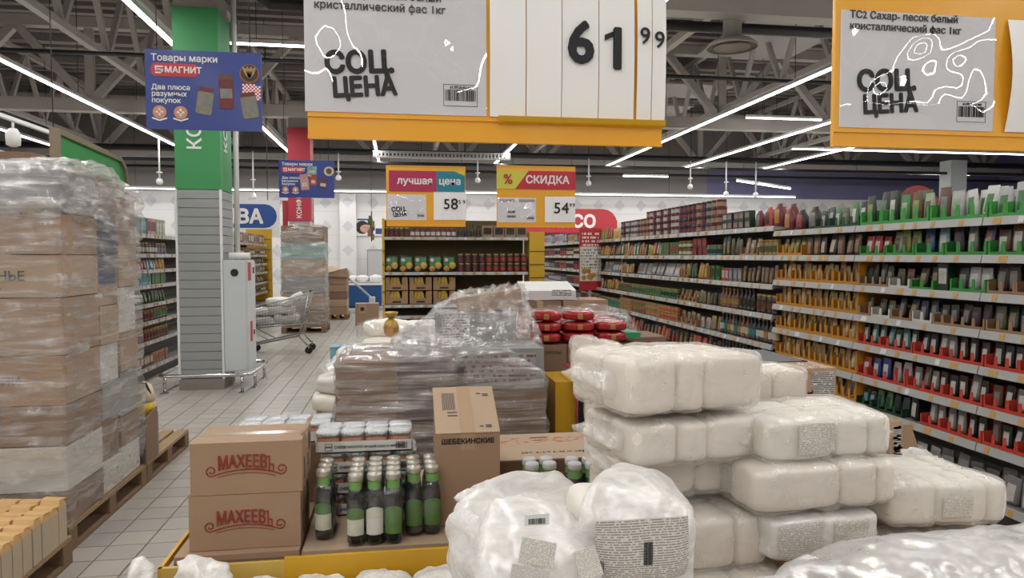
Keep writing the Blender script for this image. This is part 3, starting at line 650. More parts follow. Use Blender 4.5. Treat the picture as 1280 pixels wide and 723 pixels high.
for j in range(1, 6): m.b2((3.42, 4.9655, LV[j]+.002), (3.74, 4.9725, LV[j]+.18), mat('tray_orange', HEX['orange'], .5, .06, 6)); q_ = tag(m.build('tray_end_panel'), f'orange upright tray end, {ORD[j]} shelf, near side of the orange tray bay', 'panel', 'orange tray ends'); m = MB()
bay(right, 6.17, 1.2, LV2, 'shelving bay with dark sauce bottles below and red sacks on top', tags='fine')
BT = [('black', 'teal'), ('dark brown', 'orange'), ('black', 'gold'), ('amber', 'cream'), ('black', W_)]
fill(right, 6.17, 1.2, LV2[6], [(.45, 'sack', [('dark red', 'orange'), ('coral red', 'dark brown'), ('dark red', 'grey')], .17, .2, None, 1, 2), (.55, 'box', [('dark green', 'kraft'), ('dark blue', 'kraft'), ('dark green', 'silver')], .12, .09, None, 2, 1)], 'top', b3)
fill(right, 6.17, 1.2, LV2[5], [(.3, 'jar', [('gold', 'olive')], .09, .15, None, 1, 1), (.3, 'pouch', [('kraft', 'cream')], .12, .17, 'kraft', 1, 1), (.4, 'pouch', [('olive', 'brown'), ('dark green', 'gold')], .09, .2, None, 1, 1)], 'sixth', b3)
fill(right, 6.17, 1.2, LV2[4], [(.6, 'pouch', [('brown', 'kraft'), ('dark brown', 'gold')], .085, .17, None, 1, 1), (.4, 'box', [('grey', 'silver'), ('coral red', W_)], .09, .14, None, 1, 1)], 'fifth', b3)
fill(right, 6.17, 1.2, LV2[3], [(.35, 'jar', [('dark brown', 'amber')], .09, .18, None, 1, 1), (.3, 'bottle', [('black', 'dark brown')], .075, .23, None, 1, 1), (.35, 'bottle', [('amber', 'gold')], .08, .21, None, 1, 1)], 'fourth', b3)
fill(right, 6.17, 1.2, LV2[2], [(1, 'bottle', BT, .08, .23, None, 1, 1)], 'third', b3)
fill(right, 6.17, 1.2, LV2[1], [(1, 'bottle', [('black', 'dark brown'), ('dark brown', 'olive')], .08, .22, None, 1, 1)], 'second', b3)
oth = ['first bay past the bottles', 'second bay past the bottles', 'third bay past the bottles', 'bay just before the red banner']
BL = ['shelving bay with stacked tins on top, next past the dark bottles', 'shelving bay with silver packets, second past the dark bottles', 'shelving bay with green jars, third past the dark bottles', 'shelving bay ending at the red banner']
for k in range(4):
    a = 7.37 + 1.2*k; wh = oth[k]; bay(right, a, 1.2, LV2, BL[k], tags='coarse')
    fill(right, a, 1.2, LV2[6], [(1, 'can', [('dark red', 'kraft'), ('dark green', 'grey'), ('black', 'dark red'), ('dark blue', 'dark red'), ('dark red', 'silver')], .125, .085, None, 4 if k < 2 else 3, 1)] if k < 3 else [(1, 'pouch', [('yellow', 'orange'), ('dark red', 'orange'), ('green', 'yellow')], .12, .18, None, 1, 2)], 'top', wh)
    fill(right, a, 1.2, LV2[5], [[(.3, 'jar', [('teal', 'dark green')], .09, .12, None, 1, 1), (.35, 'box', [('dark red', 'red')], .13, .1, None, 2, 1), (.35, 'jar', [('olive', 'cream')], .11, .09, None, 2, 1)], [(.5, 'box', [('green', 'red'), ('olive', 'green')], .1, .17, None, 1, 1), (.5, 'pouch', MX, .12, .17, None, 1, 1)], [(1, 'pouch', MX, .12, .18, None, 1, 1)], [(1, 'pouch', [('dark brown', 'orange'), ('orange', 'yellow')], .11, .17, None, 1, 1)]][k], 'sixth', wh)
    fill(right, a, 1.2, LV2[4], [[(.3, 'box', [('green', 'dark green'), ('red', 'green')], .1, .16, None, 1, 1), (.7, 'pouch', [('orange', 'yellow'), ('dark brown', 'green'), ('orange', 'brown')], .09, .17, None, 1, 1)], [(1, 'packet', [('silver', W_), ('grey', 'silver')], .17, .17, None, 1, 1)], [(.5, 'packet', [('silver', 'grey')], .17, .16, None, 1, 1), (.5, 'pouch', OR, .1, .16, None, 1, 1)], [(1, 'packet', [('grey', W_), ('white', 'grey')], .16, .17, None, 1, 1)]][k], 'fifth', wh)
    fill(right, a, 1.2, LV2[3], [[(.5, 'pouch', [('dark green', 'brown'), ('kraft', 'green')], .09, .15, None, 1, 1), (.5, 'pouch', [('brown', 'orange')], .11, .13, 'kraft', 1, 1)], [(1, 'jar', [('green', 'dark green'), ('olive', 'green')], .1, .13, None, 1, 1)], [(1, 'jar', [('green', 'olive'), ('dark red', 'green')], .1, .13, None, 1, 1)], [(1, 'pouch', MX, .12, .16, None, 1, 1)]][k], 'fourth', wh)
    fill(right, a, 1.2, LV2[2], [[(.5, 'pouch', [('gold', 'grey'), ('silver', 'gold')], .13, .14, None, 1, 1), (.5, 'pouch', [('kraft', 'brown')], .13, .16, 'kraft', 1, 1)], [(1, 'jar', [('orange', 'coral red'), ('kraft', 'orange')], .11, .09, None, 2, 1)], [(1, 'jar', [('coral red', 'green'), ('orange', 'kraft')], .11, .09, None, 2, 1)], [(1, 'jar', [('green', 'teal')], .11, .14, None, 1, 1)]][k], 'third', wh)
    fill(right, a, 1.2, LV2[1], [(1, 'pouch', [('dark brown', 'red'), ('coral red', 'orange'), ('dark brown', 'kraft')], .13, .18, None, 1, 1)], 'second', wh)
    if k < 2: fill(right, a, 1.2, LV2[0], [(1, 'pouch', DK, .14, .18, None, 1, 1)], 'bottom', wh)
for k in range(6):
    a = 12.25 + 1.2*k; wh = ['first', 'second', 'third', 'fourth', 'fifth', 'sixth'][k] + ' bay past the red banner'
    bay(right, a, 1.2, LV2, f'distant shelving bay of jars and cans, {wh}', tags='coarse')
    cs = [[('purple', 'silver'), ('grey', 'purple')], [('cream', 'dark brown'), ('black', 'cream')], [('dark brown', 'red'), ('silver', 'dark brown')], [('dark red', 'red'), ('black', 'dark red')], [('black', 'grey'), ('dark brown', 'silver')]]
    fill(right, a, 1.2, LV2[6], [(1, 'box', [('dark brown', 'orange'), ('orange', 'brown')], .15, .16, None, 1, 1)] if k < 2 else [(1, 'box', [('purple', 'silver'), ('silver', 'grey'), ('pink', 'purple')] if k < 4 else [('red', W_), ('dark red', 'red')], .13, .2, None, 1, 1)], 'top', wh)
    for j, i in enumerate((5, 4, 3, 2)):
        fill(right, a, 1.2, LV2[i], [(1, 'can' if (i+k) % 2 else 'jar', cs[(j+k) % 5] if k < 4 else [('dark red', 'red'), ('red', 'silver')], .12, .16, None, 1, 1)], ORD[i], wh)
# red promotional banner on the bay end
t = thing('promo_banner', 'narrow red and white hanging promo banner at the shelf end', 'banner', (RX-.12, 12.2, 0))
m = MB(); m.b2((-.2, -.006, 1.0), (.2, .006, 2.08), mat('banner_red', '#b22a33', .45, .05)); m.build('board', t)
uv_quad('printed_text', .36, .36, print_mat('banner_text', '#d9d4cc', '#6d6a70', 14, 7, .5), t, (0, -.0105, 1.56))
m = MB(); m.b2((-.19, -.009, 1.16), (.19, -.007, 1.76), mat('banner_white', '#d6d2ca', .5, .05)); m.build('white_panel', t)
m = MB()
for i in range(9): q = RG.random(); m.lathe([(.045, 0), (.0, .01)], cm('orange'), 8, mtx=Matrix.Translation((-.12+RG.random()*.24, -.01, 1.2+RG.random()*.16)) @ Matrix.Rotation(R(90), 4, 'X'), cap=False)
m.build('food_picture', t)
uv_quad('printed_text', .3, .26, print_mat('banner_text_red', '#b22a33', '#e4d6d0', 7, 4, .55), t, (0, -.009, 1.9))
m = MB(); m.b2((.1, .0, 1.6), (.16, .03, 1.7), m_shelf); m.b2((-.02, -.02, 0), (.02, .02, 2.0), m_shelf); m.build('mount', t, (0, .02, 0))

# ---- left-hand run
left = Run((-3.2, 0, 0), (0, 1, 0), (-1, 0, 0), R(90))
LL = [.17, .50, .755, .98, 1.22, 1.42, 1.62, 1.87]
la = ['white shelving bay beside the wrapped pallet stack', 'white shelving bay just before the green column', 'white shelving bay hidden behind the green column', 'white shelving bay beyond the green column', 'narrow view of shelving past the white pole', 'white shelving bay level with the red column', 'white shelving bay ending in the yellow panel']
lw = ['bay beside the wrapped stack', 'bay before the green column', '', '', 'bay past the white pole', 'bay level with the cart', 'bay by the yellow panel']
LC = [[('brown', 'cream'), ('kraft', 'red')], [('brown', 'dark red'), ('amber', 'brown')], [('amber', 'dark red'), ('brown', 'green')], [('dark green', 'pale green'), ('dark brown', 'green')], [('light blue', 'teal'), ('olive', 'green')], [('red', 'pink'), ('light blue', W_), ('yellow', 'orange')], [('black', 'cream'), ('dark brown', W_), ('purple', 'grey')], [('teal', 'light blue'), ('pink', 'dark red'), ('pale green', W_)]]
ys = [8.3, 9.5, 10.7, 11.9, 14.6, 15.8, 17.0]
for k, y in enumerate(ys):
    bay(left, y, 1.2, LL, la[k], tags='coarse')
    if not lw[k]: continue
    for j in range(8):
        if k >= 4 and j < 2: continue
        kd = 'jar' if j in (1, 2, 6) else ('box' if j in (0, 4, 7) else 'pouch')
        fill(left, y, 1.2, LL[j], [(1, kd, LC[j] if k < 4 else [('kraft', 'brown'), ('dark red', 'cream')], .12 if k < 4 else .2, .15 if j != 7 else .22, None, 1, 1)], ORD[j] if j < 7 else 'top', lw[k])
m = MB(); m.b2((-3.7, 18.35, 0), (-3.1, 18.42, 2.25), m_yel)
for j in range(8): m.b2((-3.68, 18.34, .25+j*.25), (-3.12, 18.35, .26+j*.25), m_dark)
tag(m.build('end_panel'), 'yellow end panel closing the left shelving run', 'panel')
# green header board above the left run
t = thing('header_board', 'green rounded header board standing over the wrapped pallet stack', 'sign', (-3.2, 7.4, 0), R(90))
out = [(0, 2.05), (1.62, 2.05), (1.66, 2.45), (1.6, 2.6), (1.48, 2.68), (0, 2.74)]
m = MB(); m.poly(out, .03, mat('header_green', '#2f9345', .5, .05)); m.build('board', t)
m = MB(); m.poly([(-.03, 2.05), (0, 2.05), (0, 2.74), (1.5, 2.68), (1.62, 2.6), (1.68, 2.45), (1.7, 2.46), (1.65, 2.63), (1.5, 2.73), (-.03, 2.80)], .09, mat('corrugated_edge', '#8b7c68', .8, .2, 60)); m.build('corrugated_edge', t, (0, .03, 0))
text(t, 'ЕЗ', .2, (.45, -.034, 2.42), m_white, bold=.02)
m = MB(); m.b2((-3.9, 7.2, 1.87), (-3.3, 8.6, 2.4), mat('orange_carton', '#9a6a3a', .8, .1)); tag(m.build('orange_carton'), 'orange-brown carton in front of the green header board', 'carton')
# ---- end gondola under the price signs
p0 = at(480, 340, 11.8); p1 = at(660, 340, 11.8); wB = (p1.x-p0.x)/2
front = Run((0, 11.8, 0), (1, 0, 0), (0, 1, 0), 0)
GL = [.17, .62, .80, 1.33, 1.90]
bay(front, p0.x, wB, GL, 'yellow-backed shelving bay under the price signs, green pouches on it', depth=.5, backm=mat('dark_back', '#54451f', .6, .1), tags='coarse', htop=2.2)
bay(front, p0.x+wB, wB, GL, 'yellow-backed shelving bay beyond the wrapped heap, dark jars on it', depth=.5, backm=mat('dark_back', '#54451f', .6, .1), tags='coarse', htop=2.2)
for s, lab in ((p0.x-.03, 'thin yellow side post of the shelving under the best-price sign'), (p1.x+.02, 'broad yellow slatted side panel of the shelving under the discount sign')):
    m = MB(); wid = .04 if s < 0 else .26; m.b2((s+.004, 11.8, 0), (s+wid, 12.35, 2.2 if s < 0 else 2.0), m_yel)
    for j in range(7): m.b2((s, 11.79, .35+j*.22), (s+wid, 11.8, .36+j*.22), m_dark)
    tag(m.build('end_panel'), lab, 'panel')
wl, wr = 'under the best-price sign', 'under the discount sign'
fill(front, p0.x, wB, GL[4], [(.35, 'jar', [('dark brown', 'dark red')], .08, .16, None, 1, 1), (.65, 'jar', [('dark red', W_)], .08, .15, None, 1, 1)], 'top', wl, 'the yellow post')
fill(front, p0.x, wB, GL[3], [(1, 'doypack', [('black', 'green')], .24, .27, None, 1, 1)], 'second', wl, 'the yellow post')
m_pic = cm('cream'); m_st = cm('white')
for o in [o for o in COL.objects if o.name.startswith('sauce_pouch')]:
    o.rotation_euler = (0, 0, 0)
    c = D.objects.get('vegetable_picture_src')
_v = MB(); _v.lathe([(.055, 0), (.03, .012), (0, .016)], cm('yellow'), 14, c=(.05, 0, 0), mtx=Matrix.Translation((0, -.07, .11)) @ Matrix.Rotation(R(90), 4, 'X'), cap=False); _v.lathe([(.05, 0), (.03, .012), (0, .016)], cm('orange'), 12, mtx=Matrix.Translation((-.05, -.07, .06)) @ Matrix.Rotation(R(90), 4, 'X'), cap=False)
_v.lathe([(.035, 0), (0, .01)], cm('white'), 5, mtx=Matrix.Translation((-.05, -.055, .2)) @ Matrix.Rotation(R(90), 4, 'X'), cap=False); _vm = _v.mesh('vegetable_picture')
for o in [o for o in COL.objects if o.name.startswith('sauce_pouch')]: put('vegetable_picture', _vm, o)
fill(front, p0.x+wB, wB, GL[4], [(.35, 'bottle', [('black', 'dark brown')], .09, .21, None, 1, 1), (.65, 'box', [('kraft', 'black'), ('kraft', 'dark brown')], .2, .2, None, 1, 1)], 'top', wr, 'the middle')
fill(front, p0.x+wB, wB, GL[3], [(1, 'jar', [('black', 'dark red'), ('dark brown', 'red'), ('black', 'red')], .11, .15, None, 2, 1)], 'second', wr, 'the middle')
fill(front, p0.x+wB, wB, GL[2]+.001, [(.5, 'box', [('green', 'dark green')], .3, .12, None, 2, 1), (.5, 'box', [('dark red', 'red')], .3, .12, None, 2, 1)], 'third', wr, 'the middle')
# kraft cartons of yellow packs on the lower shelf
mk = MB(); kr = mat('kraft_box', '#9a7a5c', .75, .1, 6); yl = cm('yellow')
mk.b2((-.19, 0, 0), (.19, .3, .01), kr); mk.b2((-.19, .29, 0), (.19, .3, .22), kr); mk.b2((-.19, 0, 0), (-.18, .3, .22), kr); mk.b2((.18, 0, 0), (.19, .3, .22), kr)
mk.b2((-.19, 0, 0), (.19, .01, .10), kr); mk.b2((-.19, 0, .1), (-.11, .01, .22), kr); mk.b2((.11, 0, .1), (.19, .01, .22), kr); mk.b2((-.07, -.001, .03), (.07, 0, .06), cm('dark brown'))
kme = mk.mesh('body')
mp_ = MB()
for i in range(5):
    T_ = Matrix.Translation((-.1+i*.05, .06, .06)) @ Matrix.Rotation(R(RG.uniform(-14, 14)), 4, 'Y'); mp_.b2((-.022, -.03, 0), (.022, .03, .16), yl, T_)
pme = mp_.mesh('yellow_pack')
pos = [(0, .805), (1, .805), (2, .805), (0, 1.03), (1, 1.03), (2, 1.03)]
wd = ['left', 'middle', 'right']
for i, (cx, z) in enumerate(pos):
    t = thing('open_carton', f'{"upper" if z > 1 else "lower"} kraft carton of yellow packs, {["at the yellow post", "second from the yellow post", "third from the yellow post"][cx]}', 'carton', (p0.x+.20+cx*.386, 11.84, z), 0, 'kraft cartons of yellow packs on the lower shelf')
    put('body', kme, t); put('yellow_pack', pme, t, kind='stuff')
# ================================================================== HANGING SIGNS
m_yb = mat('sign_yellow', '#eeab2a', 0.35, 0.04, 2, coat=.2); m_paper = mat('sheet_paper', '#e3e2e5', 0.7, 0.03, 3); m_strip = mat('digit_strip', '#f3f2ef', 0.55, 0.03, 3); m_ink = mat('ink_black', '#1d1c1f', .6, 0); m_ink2 = mat('ink_grey', '#454448', .6, 0)
m_pock = film_mat('clear_pocket', 0.07, 0.12, (1.5, 1.5, 1.5), rough=.015, bump=0, dist=.05, gloss=1.0)
def pocket(w, h, seed, nx=26, nz=18, amp=.006):
    """clear wavy plastic pocket in front of a price sheet"""
    vs = []; fs = []
    for j in range(nz+1):
        for i in range(nx+1):
            x = (i/nx-.5)*w; z = (j/nz-.5)*h
            e = min(1, 6*min(i, nx-i)/nx)*min(1, 6*min(j, nz-j)/nz)
            y = -.003 - e*amp*(1+noise.noise(Vector((x*6+seed, 0, z*6)))*1.6+.5*noise.noise(Vector((x*15+seed, 3, z*15))))
            vs.append((x, y, z))
    for j in range(nz):
        for i in range(nx): k = j*(nx+1)+i; fs.append((k, k+1, k+nx+2, k+nx+1))
    me = D.meshes.new('plastic_pocket'); me.from_pydata(vs, [], fs); me.materials.append(m_pock); me.polygons.foreach_set('use_smooth', [True]*len(fs)); return me
def price_sign(Y, x0, x1, zb, zt, sheet, strips, label, head=None, title=True, digits=(), tilt=0.0, seed=1, soc=True, ledge=None, curl=None):
    """yellow board from x0..x1, zb..zt; sheet = (x0,x1,z0,z1); strips = [(x0,x1,z0,z1)]"""
    t = thing('price_sign', label, 'sign', (x0, Y, zb)); L = lambda x: x - x0; Z = lambda z: z - zb
    W = x1-x0; H = zt-zb
    m = MB(); m.b2((0, 0, 0), (W, .012, H), m_yb); m.b2((0, -.004, 0), (W, 0, .008), m_yb); m.b2((0, -.004, Z(sheet[2])-.012), (W, 0, Z(sheet[2])-.004), m_yb); m.build('board', t)
    m = MB()
    for x in (.04, W-.04): m.tube([(x, .006, H), (x, .006, 4.75-zb)], .0025, m_dark, 5)
    m.b2((.0, 0, H-.004), (W, .02, H+.012), m_yb)
    m.build('suspension_wire', t)
    sx0, sx1, sz0, sz1 = sheet; sw = sx1-sx0; sh = sz1-sz0
    m = MB(); m.b2((L(sx0), -.0022, Z(sz0)), (L(sx1), -.0004, Z(sz1)), m_paper); s = m.build('price_sheet', t)
    k = sw/.42; cx = L(sx0); cz = Z(sz0)
    if title:
        text(s, 'ТС2 Сахар- песок белый', .0245*k, (cx+.022*k, -.003, cz+.262*k), m_ink2, bold=.018, align='LEFT')
        text(s, 'кристаллический фас 1кг', .0245*k, (cx+.022*k, -.003, cz+.235*k), m_ink2, bold=.018, align='LEFT')
    if soc:
        text(s, 'СОЦ.', .067*k, (cx+.045*k, -.003, cz+.088*k), m_ink, bold=.05, align='LEFT', tilt=R(-3), xs=.98)
        text(s, 'ЦЕНА', .060*k, (cx+.062*k, -.003, cz+.034*k), m_ink, bold=.05, align='LEFT', tilt=R(-4), xs=.9)
    if not soc:
        uv_quad('printed_text', sw*.42, sh*.12, print_mat('tiny_text', '#cfced0', '#55545a', 26, 5, .6), s, (cx+sw*.26, -.003, cz+sh*.88)); uv_quad('printed_text', sw*.42, sh*.12, print_mat('tiny_text', '#cfced0', '#55545a', 26, 5, .6), s, (cx+sw*.76, -.003, cz+sh*.88))
        text(s, '54.99', .035*k, (cx+.11*k, -.003, cz+.1*k), m_ink, bold=.05, align='LEFT')
        m = MB(); barcode(m, cx+.1*k, cz+.05*k, .1*k, .025*k, m_ink, -.003); m.build('barcode', s)
    m = MB(); bx = cx+.318*k; bz = cz+.022*k; bw = .08*k; bh = .05*k
    for a in (0, bh): m.b2((bx, -.0028, bz+a-.0006), (bx+bw, -.0022, bz+a+.0006), m_ink2)
    for a in (0, bw): m.b2((bx+a-.0006, -.0028, bz), (bx+a+.0006, -.0022, bz+bh), m_ink2)
    barcode(m, bx+.004*k, bz+.012*k, bw*.9, bh*.52, m_ink, -.0025, 9); m.build('barcode', s)
    if title: text(s, '61.99 руб./ шт', .0085*k, (bx+bw*.52, -.003, bz+bh*.87), m_ink2, bold=.03)
    put('plastic_pocket', pocket(sw*1.0, sh*1.0, seed), t, ((sx0+sx1)/2-x0, -.0025, Z((sz0+sz1)/2)))
    for i, (a, b_, z0, z1, dg_, ds, dx, dz) in enumerate(strips):
        m = MB(); n = 8; bow = .006 if curl is None else curl
        vs = []
        for j in range(n+1):
            zz = z0 + (z1-z0)*j/n; y = -.004 - bow*math.sin(pi*j/n) - (i % 2)*.0012
            vs += [(L(a), y, Z(zz)), (L(b_), y - (.002 if i % 3 else .0), Z(zz))]
        o = len(vs); vs += [(v[0], v[1]+.0012, v[2]) for v in vs]
        fs = [(2*j, 2*j+1, 2*j+3, 2*j+2) for j in range(n)] + [(o+2*j+2, o+2*j+3, o+2*j+1, o+2*j) for j in range(n)] + [(2*j, 2*j+2, o+2*j+2, o+2*j) for j in range(n)] + [(2*j+1, o+2*j+1, o+2*j+3, 2*j+3) for j in range(n)]
        m.add(vs, fs, m_strip); st = m.build('digit_strip', t)
        if dg_ == '1':
            X = L((a+b_)/2); zz = Z(dz)+ds*.36; u = ds*.1; m = MB(); m.hexa([(X-u*2.3, -.0145, zz-u*1.9), (X-u*.2, -.0145, zz-u*.9), (X-u*.2, -.0135, zz-u*.9), (X-u*2.3, -.0135, zz-u*1.9), (X-u*2.3, -.0145, zz-u*.9), (X-u*.2, -.0145, zz+u*.0), (X-u*.2, -.0135, zz+u*.0), (X-u*2.3, -.0135, zz-u*.9)], m_ink); m.build('digit_flag', st)
        if dg_: text(st, dg_, ds, (L((a+b_)/2)+dx, -.0135 if bow > .003 else -.0095, Z(dz)), m_ink, bold=.032 if ds > .1 and seed in (4, 9) else .012)
    if ledge:
        m = MB(); m.hexa([(L(ledge[0]), -.016, Z(ledge[2])-.012), (L(ledge[1]), -.016, Z(ledge[2])-.012), (L(ledge[1]), 0, Z(ledge[2])-.016), (L(ledge[0]), 0, Z(ledge[2])-.016), (L(ledge[0]), -.022, Z(ledge[2])), (L(ledge[1]), -.022, Z(ledge[2])), (L(ledge[1]), 0, Z(ledge[2])), (L(ledge[0]), 0, Z(ledge[2]))], mat('ledge_yellow', '#d8a512', .35, .04)); m.build('ledge', t)
    return t
# near left
Y = 1.7
def XZ(px, py, Y=1.7): q = at(px, py, Y); return q.x, q.z
xa, zb = XZ(385, 173); xb, _ = XZ(827, 182); _, zs = XZ(383, 139); sx1, _ = XZ(608, 148); xs0, _ = XZ(381, 100)
s0, _ = XZ(612, 100); 
_, zs1 = XZ(640, 147); _, z6 = XZ(725, 58); _, z1 = XZ(773, 66); _, z9 = XZ(805, 48); _, z99 = XZ(822, 53)
ex = [XZ(p, 100)[0] for p in (612, 657, 701, 747, 791, 795, 813, 830)]
pr = price_sign(Y, xa, xb, zb, zs+.33, (xs0, sx1, zs, zs+.297),
    [(ex[0], ex[1]-.001, zs1, zs1+.31, '', 0, 0, 0), (ex[1]+.001, ex[2]-.001, zs1, zs1+.31, '', 0, 0, 0), (ex[2]+.001, ex[3]-.001, zs1, zs1+.31, '6', .136, 0, z6), (ex[3]+.001, ex[4], zs1, zs1+.31, '1', .136, 0, z1), (ex[5], ex[6]-.001, zs1, zs1+.31, '9', .055, 0, z9), (ex[6]+.001, ex[7], zs1, zs1+.31, '9', .055, 0, z99)],
    'largest hanging yellow price sign, reading 61.99', seed=4, ledge=(XZ(622, 145)[0], XZ(829, 148)[0], zs1))
# near right
Y = 1.62
q0 = at(1041, 190, Y); sA = at(1048, 159, Y); sB = at(1240, 160, Y); top = at(1048, 12, Y)
price_sign(Y, q0.x, q0.x+.95, at(1041, 183, Y).z, top.z+.055, (sA.x, sB.x, sA.z, top.z), [(at(1256, 100, Y).x, at(1256, 100, Y).x+.08, sA.z, top.z-.002, '', 0, 0, 0), (at(1256, 100, Y).x+.082, at(1256, 100, Y).x+.162, sA.z, top.z-.002, '6', .136, 0, sA.z+.2), (at(1256, 100, Y).x+.164, at(1256, 100, Y).x+.244, sA.z, top.z-.002, '1', .136, 0, sA.z+.2)],
    'hanging yellow price sign with SOC price sheet over the right snack bays', seed=9, curl=.02)
# far pair
def far_sign(px0, px1, pyt, pyb, sh, st, Y, label, kind, seed):
    a = at(px0, pyb, Y); b_ = at(px1, pyt, Y); x0, x1 = a.x, at(px1, pyb, Y).x; zb = a.z; zt = at(px0, pyt, Y).z
    S = (at(sh[0], sh[3], Y).x, at(sh[1], sh[3], Y).x, at(sh[0], sh[3], Y).z, at(sh[0], sh[2], Y).z)
    strips = []
    for (p, q, s, ds, dz) in st: strips.append((at(p, 250, Y).x, at(q, 250, Y).x-.001, at(p, 275 if kind == 0 else 278, Y).z, at(p, 238 if kind == 0 else 246, Y).z, s, ds, 0, at(p, dz, Y).z))
    t = price_sign(Y, x0, x1, zb, zt, S, strips, label, title=False, seed=seed, soc=(kind == 0), curl=.002)
    hz0 = at(px0, pyt+31 if kind == 0 else pyt+28, Y).z - zb; hz1 = at(px0, pyt+5, Y).z - zb; W = x1-x0
    m = MB(); mm1 = mat('header_magenta', '#b02a55', .45, .08); mm2 = mat('header_teal', '#1f8192', .45, .05); mm3 = mat('header_red', '#bf2b3b', .45, .05); mm4 = mat('header_lime', '#cfc94a', .45, .05)
    if kind == 0:
        m.b2((.03, -.008, hz0), (W*.63, -.002, hz1), mm1); m.b2((W*.63, -.008, hz0), (W*.99, -.002, hz1), mm2); m.hexa([(W*.86, -.009, hz1-.001), (W*.99, -.009, hz1-.05), (W*.99, -.008, hz1-.05), (W*.86, -.008, hz1-.001), (W*.861, -.009, hz1), (W*.99, -.009, hz1), (W*.99, -.008, hz1), (W*.861, -.008, hz1)], mm4)
        h = m.build('header', t); text(h, 'лучшая', .105, (W*.36, -.009, (hz0+hz1)/2), m_white, bold=.035); text(h, 'цена', .105, (W*.80, -.009, (hz0+hz1)/2), m_white, bold=.035)
    else:
        m.b2((.0, -.007, hz0), (W*.45, -.002, hz1), mm4); m.hexa([(W*.23, -.008, hz0), (W, -.008, hz0), (W, -.007, hz0), (W*.23, -.007, hz0), (W*.40, -.008, hz1), (W, -.008, hz1), (W, -.007, hz1), (W*.40, -.007, hz1)], mm3)
        h = m.build('header', t); text(h, '%', .15, (W*.14, -.009, (hz0+hz1)/2), mat('ink_red', '#b8262e', .5, 0), bold=.02); text(h, 'СКИДКА', .115, (W*.64, -.009, (hz0+hz1)/2), m_white, bold=.035)
    return t
far_sign(483, 582, 208, 283, (484, 533, 243, 275), [(542, 553, '', 0, 0), (553, 564, '5', .155, 256), (564, 572, '8', .17, 256), (572, 577, '5', .06, 253), (577, 583, '9', .06, 253)], 7.9, 'small hanging yellow price sign with best-price header, reading 58', 0, 2)
far_sign(621, 719, 208, 284, (622, 670, 247, 278), [(681, 691, '', 0, 0), (691, 702, '5', .17, 261), (702, 711, '4', .17, 261), (711, 715, '9', .06, 257), (715, 719, '9', .06, 257)], 7.9, 'small hanging yellow price sign with percent discount header, reading 54.99', 1, 6)
# blue brand boards
m_blue = mat('board_blue', '#2d3f86', .4, .08, 3, coat=.1); m_pill = mat('pill_red', '#c23240', .45, .04); m_or = mat('badge_orange', '#c98a6a', .5, .05)
def disc(m, c, r, mt, y, n=20, ry=None):
    ry = ry or r; o = len(m.v); vs = [(c[0]+r*cos(2*pi*i/n), y, c[1]+ry*sin(2*pi*i/n)) for i in range(n)]; m.add(vs+[(v[0], y+.002, v[2]) for v in vs], [tuple(range(n))]+[(i, n+i, n+(i+1) % n, (i+1) % n) for i in range(n)], mt)
def rrect(m, x0, z0, x1, z1, r, mt, y):
    pts = []
    for (cx, cz, a0) in ((x1-r, z0+r, -90), (x1-r, z1-r, 0), (x0+r, z1-r, 90), (x0+r, z0+r, 180)):
        for k in range(5): a = R(a0+k*22.5); pts.append((cx+r*cos(a), cz+r*sin(a)))
    m.poly(pts, .003, mt, off=y)
